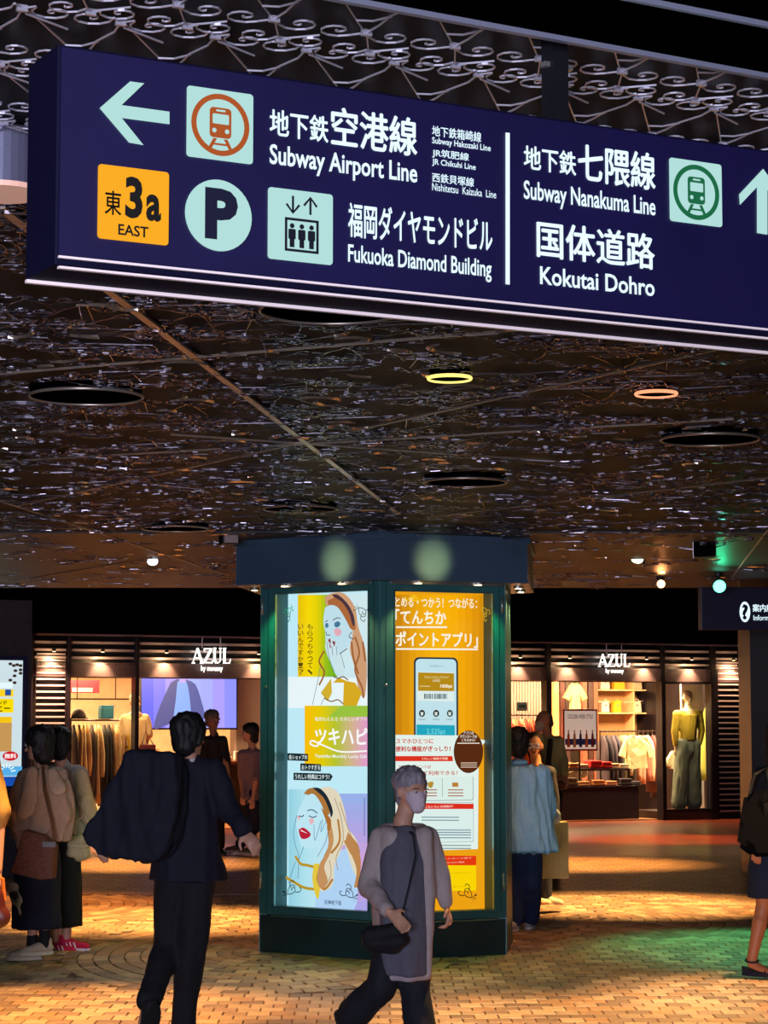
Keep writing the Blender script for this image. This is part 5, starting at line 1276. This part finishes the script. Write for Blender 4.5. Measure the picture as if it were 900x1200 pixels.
own('draped_coat', 'dark navy coat bundled over the left arm of the striding suited person', 'coat', bm, fab('#090a1e'), g(150, 1003), folds=.024, vox=.013, sm=8)
# 2. elderly woman with mask walking past the pillar
J = dict(head=(482, 928), neck=(472, 962), shL=(447, 980), shR=(500, 980), elL=(432, 1038, -.08), wrL=(455, 1068, -.30), haL=(477, 1088, -.36), elR=(516, 1028), wrR=(523, 1060), haR=(528, 1084, -.04),
         hipL=(463, 1090), hipR=(487, 1090), knL=(447, 1156, -.05), knR=(486, 1160), anL=(412, 1190, .1), anR=(497, 1226, -.1), toeL=(.5, -.3, -.8), toeR=(.8, -.5, 0))
t, Q = person('grey-haired person in white mask and pale cardigan walking right before the pillar', 11.6, J, (.55, -.83, -.08), .98, handc=(.25, .8), palms={'L': ((0, -.3, -1), (.2, 0, 1)), 'R': ((-1, 0, 0), (0, -1, 0))})
Q['hem'] = at(475, 1142, 11.6)
SX = (.9, .43, 0)
bm = B(); loft(bm, [(at(474, 967, 11.58), .05, .06), (at(473, 978, 11.57), .10, .09), (at(472, 1010, 11.54), .13, .12), (at(473, 1050, 11.54), .135, .125), (at(474, 1095, 11.55), .135, .12), (at(476, 1143, 11.58), .135, .12)], SX, fold=.06, nf=6)
fuse('tunic', bm, .012, fab('#5c5a66'), t, folds=.008)
bm = B(); loft(bm, [(at(476, 1085, 11.57), .137, .12), (at(475, 1148, 11.6), .142, .125)], SX, fold=.05, nf=6); fuse('tunic_hem', bm, .012, fab('#a89ca2'), t, folds=.006)
bm = B()   # open cardigan: back, two fronts, sleeves
CD = fab('#b0a09c')
for s, x0, x1, x2 in (('L', 447, 440, 448), ('R', 499, 502, 500)):
    cap(bm, Q['sh' + s], .062, Q['el' + s], .058); cap(bm, Q['el' + s], .058, Q['wr' + s].lerp(Q['el' + s], .08), .04)
    cap(bm, at(x0 + (8 if s == 'L' else -6), 978, 11.56), .05, at(x1 + (8 if s == 'L' else -6), 1050, 11.56), .055, 1.9, side=SX); cap(bm, at(x1 + (8 if s == 'L' else -6), 1050, 11.56), .05, at(x2 + (6 if s == 'L' else -6), 1140, 11.6), .045, 2.1, side=SX)
loft(bm, [(at(472, 972, 11.68), .15, .05), (at(472, 1050, 11.72), .16, .06), (at(474, 1146, 11.74), .15, .06)], SX, fold=.05)
cap(bm, at(452, 976, 11.62), .05, at(494, 976, 11.66), .05)
fuse('cardigan', bm, .012, CD, t, folds=.009)
trousers(t, Q, '#12141e', rs=(.085, .08, .085), waist=.12)
hairdo(t, Q['head'], (.55, -.83, 0), HAIRG, .98, front=.03, low=-.03)
face(t, Q['head'], (.55, -.83, -.08), .98, mask='#d0bcc4')
shoe(t, Q['anL'] - Z * .0, (.4, -.3, -.75), '#14121a', '#1a1a1a'); shoe(t, Q['anR'], (.8, -.5, 0), '#14121a', '#1a1a1a')
bm = B(); g = lambda x, y, o=0: at(x, y, 11.38 + o)
cap(bm, g(432, 1096), .05, g(470, 1088), .05, .8); cap(bm, g(436, 1105), .065, g(466, 1102), .075, .6); cap(bm, g(440, 1112), .04, g(462, 1112), .045, .6)
hb = own('shoulder_bag', 'black slouchy shoulder bag at the hip of the masked person in the cardigan', 'bag', bm, fab('#0c0b12'), g(452, 1124), folds=.008)
bm = B(); tube(bm, [at(484, 978, 11.43), at(487, 1002, 11.39), at(480, 1035, 11.38), at(471, 1072, 11.37), at(466, 1090, 11.37)], .007, 4, .006); tube(bm, [at(484, 978, 11.43), at(470, 966, 11.75)], .007, 4); mk('strap', bm, fab('#0c0b12'), hb)
# 3. woman in the beige top on the left
J = dict(head=(45, 874), neck=(48, 899), shL=(32, 910), shR=(68, 910), elL=(17, 955, -.05), wrL=(22, 978, -.15), elR=(70, 955, -.05), wrR=(60, 975, -.15), hipL=(37, 990), hipR=(52, 990), knL=(38, 1050), knR=(52, 1048), anL=(38, 1110), anR=(52, 1104), toeL=(-1, -.4, 0), toeR=(-.8, -.5, 0))
t, Q = person('person with black bob and draped beige top at the left', 15.6, J, (-.93, .3, 0), .96, leg_r=(.06, .045, .034))
SX = (.95, -.2, 0)
bm = B(); jr = [(at(49, 900, 15.6), .10, .09), (at(49, 915, 15.6), .20, .13), (at(48, 945, 15.6), .23, .16), (at(47, 985, 15.6), .21, .15)]
loft(bm, jr, SX, fold=.08, nf=8)
for s in 'LR': cap(bm, Q['sh' + s], .07, Q['el' + s], .095); cap(bm, Q['el' + s], .09, Q['wr' + s].lerp(Q['el' + s], .4), .05)
fuse('beige_top', bm, .012, fab('#c8a688'), t, folds=.022, fs_=(15, 15, 3))
bm = B(); cap(bm, at(38, 905, 15.45), .045, at(30, 950, 15.38), .07, .5); cap(bm, at(60, 905, 15.45), .045, at(68, 925, 15.4), .06, .5); fuse('cape_collar', bm, .011, fab('#d4b494'), t, folds=.012)
bm = B(); loft(bm, [(at(45, 975, 15.6), .14, .12), (at(43, 1030, 15.6), .165, .14), (at(42, 1088, 15.6), .17, .15)], SX, fold=.06, nf=7); fuse('skirt', bm, .012, fab('#14162c'), t, folds=.01)
hairdo(t, Q['head'], (-.93, .3, 0), HAIR, 1.0, low=-.075, bulk=1.12, front=.02); face(t, Q['head'], (-.93, .3, 0), .96)
for s in 'LR':
    a = Q['an' + s]; bm = B(); cap(bm, a - Z * .03, .042, a + Z * .07, .042); fuse('sock', bm, .01, fab('#101014'), t)
    shoe(t, a, (-1, -.35, 0) if s == 'L' else (-.85, -.5, 0), '#c8b498', '#e0d0b8', L=.25)
bm = B(); g = lambda x, y, o=0: at(x, y, 15.32 + o)
f = Frame(g(40, 1000), R(-8)); 
prism(bm, f, [f.px(x, y) for x, y in ((30, 972), (52, 978), (66, 990), (64, 1029), (50, 1031), (15, 1022), (24, 992))], -.05, .05)
bmesh.ops.bevel(bm, geom=bm.edges[:], offset=.006, segments=1, affect='EDGES')
hb = thing('woven_bag', 'brown perforated shoulder bag of the person in the beige top', 'bag', g(42, 1030)); mk('body', bm, mat('bag_brown', '#8a5438', .55, col2='#6a3c28', scale=60), hb)
bm = B(); tube(bm, [at(50, 898, 15.5), at(52, 925, 15.33), at(60, 960, 15.28), at(64, 985, 15.26)], .012, 4, .014); mk('strap', bm, fab('#7a5434'), hb)
bm = B(); box(bm, f, *(sorted((f.px(53, 990)[0], f.px(68, 990)[0]))), -.07, -.05, *sorted((f.px(60, 992)[1], f.px(60, 986)[1]))); mk('buckle', bm, M_steel, hb)
bm = B(); ball(bm, g(14, 1040), .05, (1, .5, .8), 10, 8); cap(bm, g(14, 1042), .035, g(20, 1056), .04); cap(bm, g(20, 1058), .012, g(24, 1072), .012)
own('plush_charm', 'small black and white plush charm hanging below the woven bag', 'charm', bm, mat('charm_bw', '#101014', .8, col2='#d8d8d0', scale=9), g(18, 1075), vox=.009)
# 4. woman behind in grey green with a white tote
J = dict(head=(70, 872), neck=(72, 898), shL=(60, 908), shR=(92, 908), elL=(60, 950), wrL=(58, 975), elR=(102, 945), wrR=(108, 970), hipL=(66, 985), hipR=(80, 985), knL=(66, 1045), knR=(78, 1042), anL=(64, 1104), anR=(78, 1100), toeL=(1, -.3, 0), toeR=(1, -.35, 0))
t, Q = person('person in pale grey top, black wide trousers and pink sneakers at the left', 16.3, J, (-.2, .98, 0), .95, leg_r=(.06, .045, .034))
jacket(t, Q, '#a8a498', rs=(.075, .07, .05), tr=(.19, .15), hem=at(76, 978, 16.3), folds=.018, name='grey_top')
bm = B(); cap(bm, Q['shR'] + Vector((.02, -.05, .0)), .05, at(104, 955, 16.1), .075, .7); cap(bm, at(100, 940, 16.1), .06, at(110, 965, 16.1), .04); fuse('cream_sleeve', bm, .011, fab('#cdb888'), t, folds=.01)
bm = B(); loft(bm, [(at(72, 975, 16.3), .13, .12), (at(72, 1030, 16.3), .15, .13), (at(70, 1086, 16.3), .16, .13)], (1, 0, 0), fold=.07, nf=6); fuse('wide_trousers', bm, .012, fab('#0e1216'), t, folds=.01)
hairdo(t, Q['head'], (-.2, .98, 0), HAIR, .95, low=-.07)
for s in 'LR': shoe(t, Q['an' + s], (1, -.3, 0), '#d81c48', '#f0e4e8', L=.26, stripes='#f4f0f4', name='sneaker')
bm = B(); g = lambda x, y, o=0: at(x, y, 16.0 + o)
cap(bm, g(88, 985), .06, g(104, 982), .05, .6); cap(bm, g(86, 1000), .05, g(100, 1003), .045, .6); cap(bm, g(92, 990), .08, g(96, 1000), .07, .6)
tb = own('canvas_tote', 'cream canvas tote bag hanging from the arm behind the beige top', 'bag', bm, fab('#c8bc8c'), g(95, 1013), folds=.018)
bm = B(); tube(bm, [g(88, 978), g(90, 962), g(100, 955), g(108, 975)], .008, 5); tube(bm, [g(80, 990, -.05), g(96, 993, -.08), g(106, 990, -.05)], .01, 5); mk('strap', bm, fab('#d8cca0'), tb)
# 5. person mostly outside the frame at the left
J = dict(head=(-40, 850), neck=(-40, 880), shL=(-68, 895), shR=(-12, 895), elL=(-80, 955), wrL=(-75, 1000), elR=(0, 950), wrR=(-2, 1020), haR=(-4, 1040), hipL=(-50, 1020), hipR=(-28, 1020), knL=(-50, 1090), knR=(-28, 1090), anL=(-50, 1160), anR=(-28, 1158), toeL=(0, 1, 0), toeR=(0, 1, 0))
t, Q = person('person in mustard top cut off by the left edge, only an arm visible', 13.4, J, (0, 1, 0), .95)
jacket(t, Q, '#b89048', rs=(.07, .072, .045), tr=(.18, .15), short=.25, folds=.015, name='mustard_top'); trousers(t, Q, '#2c2a30'); hairdo(t, Q['head'], (0, 1, 0), HAIR, .95, low=-.07)
for s in 'LR': shoe(t, Q['an' + s], (0, 1, 0), '#302820')
bm = B(); g = lambda x, y, o=0: at(x, y, 13.2 + o)
cap(bm, g(-8, 1050), .07, g(-6, 1070), .07, .6); cap(bm, g(-14, 1062), .08, g(0, 1075), .07, .6)
tb = own('leather_handbag', 'dark wine coloured handbag at the bottom of the left frame edge', 'bag', bm, mat('wine_leather', '#4a1c1c', .35, vary=.2), g(-6, 1092)); bm = B(); tube(bm, [g(-14, 1045), g(-8, 1025), g(3, 1030), g(5, 1055)], .012, 6); mk('handle', bm, fab('#c86820'), tb)
# 6. man in the blue shirt
J = dict(head=(606, 872), neck=(608, 894), shL=(589, 906), shR=(634, 906), elL=(580, 945), wrL=(582, 985), elR=(642, 945, .05), wrR=(640, 975, .1), hipL=(602, 990), hipR=(622, 990), knL=(600, 1035), knR=(623, 1035), anL=(603, 1078), anR=(620, 1076, .2), toeL=(-.4, -.9, 0), toeR=(.1, 1, 0))
t, Q = person('person in a loose light blue shirt seen from behind, right of the pillar', 17.7, J, (-.25, .97, 0), .98)
bm = B(); loft(bm, [(at(611, 897, 17.7), .10, .09), (at(612, 908, 17.7), .19, .12), (at(613, 945, 17.7), .215, .16), (at(616, 980, 17.68), .235, .19), (at(619, 998, 17.68), .25, .2)], (1, 0, 0), seg=40, fold=.07, nf=9)
for s in 'LR': cap(bm, Q['sh' + s], .07, Q['el' + s], .065); cap(bm, Q['el' + s], .065, Q['wr' + s].lerp(Q['el' + s], .2), .05)
fuse('blue_shirt', bm, .013, fab('#90ccf8'), t, folds=.026, fs_=(20, 20, 1.3))
bm = B(); tube(bm, [Q['neck'] + Z * .005 + Vector((.06 * math.cos(a), .055 * math.sin(a), 0)) for a in [2 * math.pi * i / 16 for i in range(16)]], .012, 6, .022, closed=True); mk('shirt_collar', bm, fab('#80bce8'), t, smooth=True)
trousers(t, Q, '#1c2a50', rs=(.095, .088, .082), waist=.14); hairdo(t, Q['head'], (-.25, .97, 0), HAIR, 1.02, low=-.055)
bm = B(); cap(bm, Q['head'] + Vector((-.06, .06, -.04)), .05, Q['head'] + Vector((-.05, .06, -.07)), .04); fuse('face_mask', bm, .009, fab('#d8e0e8'), t)
shoe(t, Q['anL'], (-.4, -.9, 0), '#d0ccc8', '#e8e4e0', L=.24); shoe(t, Q['anR'], (.2, 1, 0), '#a89c94', '#e0d8cc', L=.24)
# 7. woman with glasses behind him, paper bag
J = dict(head=(626, 875), neck=(629, 897), shL=(612, 905), shR=(644, 905), elL=(610, 940), wrL=(618, 965), elR=(650, 935), wrR=(650, 958), hipL=(622, 970), hipR=(638, 970), knL=(622, 1010), knR=(638, 1010), anL=(626, 1050), anR=(640, 1050), toeL=(.6, -.8, 0), toeR=(.8, -.6, 0))
t, Q = person('smiling person with glasses and dark hair looking over the shoulder of the blue shirt', 20.4, J, (-.1, -1, 0), .98, skin=SK2)
jacket(t, Q, '#1c1820', tr=(.17, .15)); trousers(t, Q, '#1c2438'); hairdo(t, Q['head'] + Vector((0, .02, 0)), (-.1, -1, 0), HAIR, .98, low=-.06, front=.0); face(t, Q['head'], (-.1, -1, 0), .98, glasses=True, smile=True)
for s in 'LR': shoe(t, Q['an' + s], (.8, -.6, 0), '#d8c8a0', '#e8e0c8')
pc = at(648, 1029, 19.6); f = Frame((pc.x, pc.y), R(12))
t = thing('paper_shopping_bag', 'large pale green paper shopping bag beside the blue shirt', 'bag', pc, f.yaw)
zt = f.px(648, 963)[1]; z0 = pc.z; bm = B(); box(bm, f, -.17, .13, -.06, .06, z0, zt, .008); 
for v in bm.verts:
    k = (v.co.z - z0) / (zt - z0); v.co += f.n * .012 * math.sin(k * 9)
mk('body', bm, fab('#b8b880'), t)
bm = B(); tube(bm, [f.p(-.09, -.06, zt), f.p(-.08, -.05, zt + .1), f.p(.04, -.05, zt + .1), f.p(.05, -.06, zt)], .006, 5); mk('handle', bm, fab('#d8d0b0'), t)
bm = B(); g = lambda x, y, o=0: at(x, y, 19.5 + o); cap(bm, g(646, 945), .03, g(650, 956), .06, .6); cap(bm, g(649, 955), .05, g(652, 960), .05, .6)
own('plastic_bag', 'white plastic bag held above the pale green paper bag', 'bag', bm, fab('#c8dce0'), g(648, 962), folds=.01, vox=.01)
# 8. man in the khaki jacket and mask
J = dict(head=(637, 846), neck=(641, 862), shL=(630, 870), shR=(654, 869), elL=(632, 895, -.1), wrL=(645, 905, -.25), elR=(660, 890, -.05), wrR=(662, 908, -.2), hipL=(637, 925), hipR=(650, 925), knL=(637, 955), knR=(650, 955), anL=(637, 1016), anR=(650, 1016), toeL=(-.9, -.3, 0), toeR=(-.9, -.3, 0))
t, Q = person('balding person with white mask and khaki jacket before the shop right of the pillar', 24.0, J, (-.85, -.5, -.1), 1.0, skin=SK2, vox=.01)
jacket(t, Q, '#a8a468', tr=(.18, .15), hem=at(645, 925, 24)); trousers(t, Q, '#14121c'); face(t, Q['head'], (-.85, -.5, -.1), 1.0, mask='#c8c0b4')
bm = B(); cap(bm, Q['head'] + Vector((.03, .02, .03)), .078, Q['head'] + Vector((.06, .03, -.02)), .055); fuse('hair', bm, .01, mat('hair_sparse', '#4a3a34', .6), t)
bm = B(); cap(bm, at(645, 868, 23.84), .03, at(642, 900, 23.8), .03); cap(bm, at(642, 900, 23.8), .03, at(645, 915, 23.8), .03, .5); fuse('bag_strap', bm, .01, fab('#1a1618'), t)
for s in 'LR': shoe(t, Q['an' + s], (-.9, -.3, 0), '#2a2220')
bm = B(); g = lambda x, y, o=0: at(x, y, 23.7 + o); cap(bm, g(648, 918), .07, g(656, 920), .07, .7); own('brown_pouch', 'round brown pouch at the waist of the khaki jacket', 'bag', bm, fab('#7a4424'), g(652, 928))
# 9. woman at the right edge
J = dict(head=(912, 868), neck=(912, 894), shL=(893, 908), shR=(932, 908), elL=(882, 950), wrL=(885, 985, -.1), elR=(940, 950), wrR=(935, 990), hipL=(899, 1000), hipR=(918, 1000), knL=(895, 1060, .05), knR=(922, 1060), anL=(881, 1124), anR=(925, 1130), toeL=(.8, -.55, -.2), toeR=(.8, -.5, 0))
t, Q = person('person at the right edge in black with a navy knee-length skirt and ankle-strap shoes', 14.5, J, (.3, .95, 0), .96, skin=mat('skin_lit', '#c07c50', .5), leg_r=(.075, .052, .034))
jacket(t, Q, '#0c0c14', tr=(.17, .14), folds=.01, name='black_top')
bm = B(); loft(bm, [(at(908, 990, 14.5), .15, .12), (at(907, 1020, 14.5), .17, .14), (at(906, 1052, 14.5), .165, .14)], (1, 0, 0), fold=.03); fuse('skirt', bm, .012, fab('#16233c'), t, folds=.006)
hairdo(t, Q['head'], (.3, .95, 0), HAIR, .96, low=-.07, long=.15)
for s in 'LR':
    a = Q['an' + s]; d = Vector((.8, -.5, 0)).normalized(); sd = Vector((.5, .8, 0)).normalized(); g0 = a - Z * .105; n = 14; bm = B()
    lo = []; hi = []
    for i in range(n):
        an = 2 * math.pi * i / n; p = g0 + d * (.055 + .125 * math.cos(an)) + sd * .04 * math.sin(an); hz = .012 + .035 * max(0, -math.cos(an)) ; lo.append(bm.verts.new(p)); hi.append(bm.verts.new(p + Z * (hz + .012)))
    bm.faces.new(lo); bm.faces.new(hi[::-1])
    for i in range(n): bm.faces.new((lo[i], hi[i], hi[(i+1) % n], lo[(i+1) % n]))
    o = mk('sandal', bm, fab('#141a30'), t)
    bm = B(); tube(bm, [a + Vector((.042 * math.cos(q), .042 * math.sin(q), -.01 + .008 * math.sin(q))) for q in [2 * math.pi * i / 14 for i in range(14)]], .006, 5, closed=True); tube(bm, [g0 + d * .1 - sd * .04 + Z * .02, g0 + d * .1 + Z * .055, g0 + d * .1 + sd * .04 + Z * .02], .008, 5); mk('ankle_strap', bm, fab('#141a30'), o)
bm = B(); f = Frame(at(890, 960, 14.25), R(-15)); prism(bm, f, [f.px(x, y) for x, y in ((873, 930), (905, 924), (910, 1003), (882, 1004), (864, 990), (868, 960))], -.06, .06); bmesh.ops.bevel(bm, geom=bm.edges[:], offset=.025, segments=2, affect='EDGES')
hb = thing('black_tote_bag', 'large black tote bag over the arm at the right edge', 'bag', at(888, 1003, 14.25)); mk('body', bm, mat('tote_black', '#040406', .8, spec=.1), hb); bm = B(); tube(bm, [at(878, 930, 14.2), at(885, 908, 14.2), at(898, 900, 14.3), at(904, 926, 14.2)], .012, 5); mk('handle', bm, fab('#08080c'), hb)
# 10, 11. people by the counter
J = dict(head=(249, 844), neck=(251, 862), shL=(240, 868), shR=(262, 868), elL=(238, 895), wrL=(240, 915), elR=(266, 895), wrR=(266, 915), hipL=(246, 925), hipR=(257, 925), knL=(246, 960), knR=(257, 960), anL=(246, 994), anR=(257, 994), toeL=(.5, -.8, 0), toeR=(.5, -.8, 0))
t, Q = person('person in a dark coat walking in front of the video screen beyond the suited walker', 28.0, J, (.8, -.5, 0), 1.0, skin=mat('skin_shade', '#8a5c46', .6), vox=.011)
jacket(t, Q, '#16141c', tr=(.17, .15)); trousers(t, Q, '#1c1a26'); hairdo(t, Q['head'], (.8, -.5, 0), HAIRB, 1.0, low=-.03); face(t, Q['head'], (.8, -.5, 0), 1.0)
bm = B(); cap(bm, at(262, 870, 28), .05, at(266, 925, 27.95), .06, .6); fuse('beige_panel', bm, .012, fab('#b88c68'), t)
for s in 'LR': shoe(t, Q['an' + s], (.5, -.8, 0), '#1a1614')
J = dict(head=(293, 860), neck=(296, 878), shL=(284, 884), shR=(304, 884), elL=(283, 912), wrL=(284, 930, -.15), elR=(300, 912, -.15), wrR=(297, 934, -.2), hipL=(288, 938), hipR=(300, 938), knL=(291, 966), knR=(302, 966), anL=(297, 992), anR=(280, 990, .3), toeL=(-.9, -.3, 0), toeR=(-.9, -.3, -.3))
t, Q = person('person with a dark bob in a grey top walking left just left of the pillar', 27.6, J, (-.95, -.2, 0), .98, vox=.011)
jacket(t, Q, '#8a7074', tr=(.15, .14), short=-.0 + .1, name='grey_top'); trousers(t, Q, '#16182c'); hairdo(t, Q['head'], (-.95, -.2, 0), HAIR, 1.0, low=-.07, bulk=1.05); face(t, Q['head'], (-.95, -.2, 0), .98)
for s in 'LR': shoe(t, Q['an' + s], (-.9, -.3, 0), '#6a5040', '#c8b8a0')
# mannequins
def st_at(x, y, w):
    u, z = st.px(x, y, w); return st.p(u, w, z)
def mannequin(label, w, J, top, bottom, skin, olive=False):
    Pw = {k: st_at(v[0], v[1], w) for k, v in J.items()}; dref = Pw['hipL'].y
    t = thing('mannequin', label, 'mannequin', (Pw['hipL'].x, dref, 0.14)); bm = B(); S = 1.12
    head(bm, Pw['head'], J_face, S); cap(bm, Pw['head'] - Z * .05, .05, Pw['neck'], .052); sx = st.u
    shm = (Pw['shL'] + Pw['shR']) / 2; mid = (Pw['hipL'] + Pw['hipR']) / 2
    cap(bm, Pw['shL'], .05, Pw['shR'], .05); cap(bm, Pw['neck'], .05, shm, .08); cap(bm, shm, .14, mid, .13, .65, side=sx)
    for s in 'LR':
        cap(bm, Pw['sh' + s], .05, Pw['el' + s], .04); cap(bm, Pw['el' + s], .04, Pw['wr' + s], .028); hand(bm, Pw['wr' + s], Pw['wr' + s] - Pw['el' + s], (0, 1, 0), (-1 if s == 'R' else 1, 0, 0), 1.1, .3)
        cap(bm, Pw['hip' + s], .085, Pw['kn' + s], .06); cap(bm, Pw['kn' + s], .06, Pw['an' + s], .04); cap(bm, Pw['an' + s], .04, Pw['an' + s] - st.n * .14 - Z * .07, .03)
    fuse('body', bm, .011, skin, t, sm=2)
    return t, Pw
J_face = (.3, -.95, 0)
M_man = mat('mannequin_gloss', '#d8c49a', .35)
J = dict(head=(806, 818), neck=(806, 830), shL=(793, 837), shR=(819, 837), elL=(791, 857), wrL=(792, 876), elR=(822, 857), wrR=(819, 875), hipL=(800, 872), hipR=(812, 872), knL=(798, 915), knR=(812, 915), anL=(796, 953), anR=(812, 953))
t, Q = mannequin('mannequin in an olive green top and wide grey trousers in the right show window', .55, J, None, None, M_man)
SXm = st.u
bm = B(); shm = (Q['shL'] + Q['shR']) / 2; cap(bm, Q['shL'], .075, Q['shR'], .075); loft(bm, [(shm, .2, .13), (st_at(806, 855, .55), .17, .14), (st_at(806, 868, .55), .15, .13)], SXm)
for s in 'LR': cap(bm, Q['sh' + s], .075, Q['el' + s], .065); cap(bm, Q['el' + s], .065, Q['wr' + s].lerp(Q['el' + s], .2), .045)
fuse('olive_top', bm, .013, fab('#a08c20'), t, folds=.012)
bm = B(); cap(bm, st_at(806, 870, .55), .165, st_at(806, 880, .55), .18, .75, side=SXm)
for s, x in (('L', 796), ('R', 813)): cap(bm, Q['hip' + s], .13, st_at(x, 942, .55), .135)
fuse('wide_trousers', bm, .013, fab('#66705e'), t, folds=.014)
for s in 'LR': shoe(t, Q['an' + s] + Z * .02, (-.1, -1, 0), '#2a241c', '#1a1410', L=.24)
J = dict(head=(158, 823), neck=(158, 835), shL=(147, 842), shR=(170, 842), elL=(146, 861), wrL=(152, 872), elR=(174, 861), wrR=(171, 874), hipL=(153, 878), hipR=(165, 878), knL=(153, 915), knR=(165, 915), anL=(153, 962), anR=(165, 962))
J_face = (.8, -.6, 0)
t, Q = mannequin('mannequin in a cream top behind the post of the left shop window', .9, J, None, None, mat('mannequin_tan', '#a87c54', .45))
bm = B(); shm = (Q['shL'] + Q['shR']) / 2; cap(bm, Q['shL'], .075, Q['shR'], .075); loft(bm, [(shm, .19, .13), (st_at(159, 876, .9), .17, .15)], SXm, fold=.05)
for s in 'LR': cap(bm, Q['sh' + s], .08, Q['el' + s], .08)
fuse('cream_top', bm, .013, fab('#ecc488'), t, folds=.014)
bm = B(); loft(bm, [(st_at(159, 872, .9), .16, .13), (st_at(159, 945, .9), .18, .16)], SXm, fold=.06); fuse('skirt', bm, .013, fab('#5a5a6a'), t, folds=.01)
bm = B(); u, z = st.px(173, 880, .6); box(bm, st, u - .12, u + .12, .55, .65, z - .14, z + .1, .02); hb = thing('wine_shoulder_bag', 'wine red bag hanging beside the cream mannequin', 'bag', st.p(u, .6, z - .14), st.yaw); mk('body', bm, fab('#7a3034'), hb)
bm = B(); tube(bm, [st.p(u - .09, .6, z + .1), st.p(u - .02, .65, z + .3), st.p(u + .09, .6, z + .1)], .008, 5); mk('strap', bm, fab('#5a2024'), hb)
bm = B(); box(bm, st, U(82, .3), U(156, .3), .02, .03, .2, ZF); g_ = mk('window_1', bm, GLASS, kind='structure')
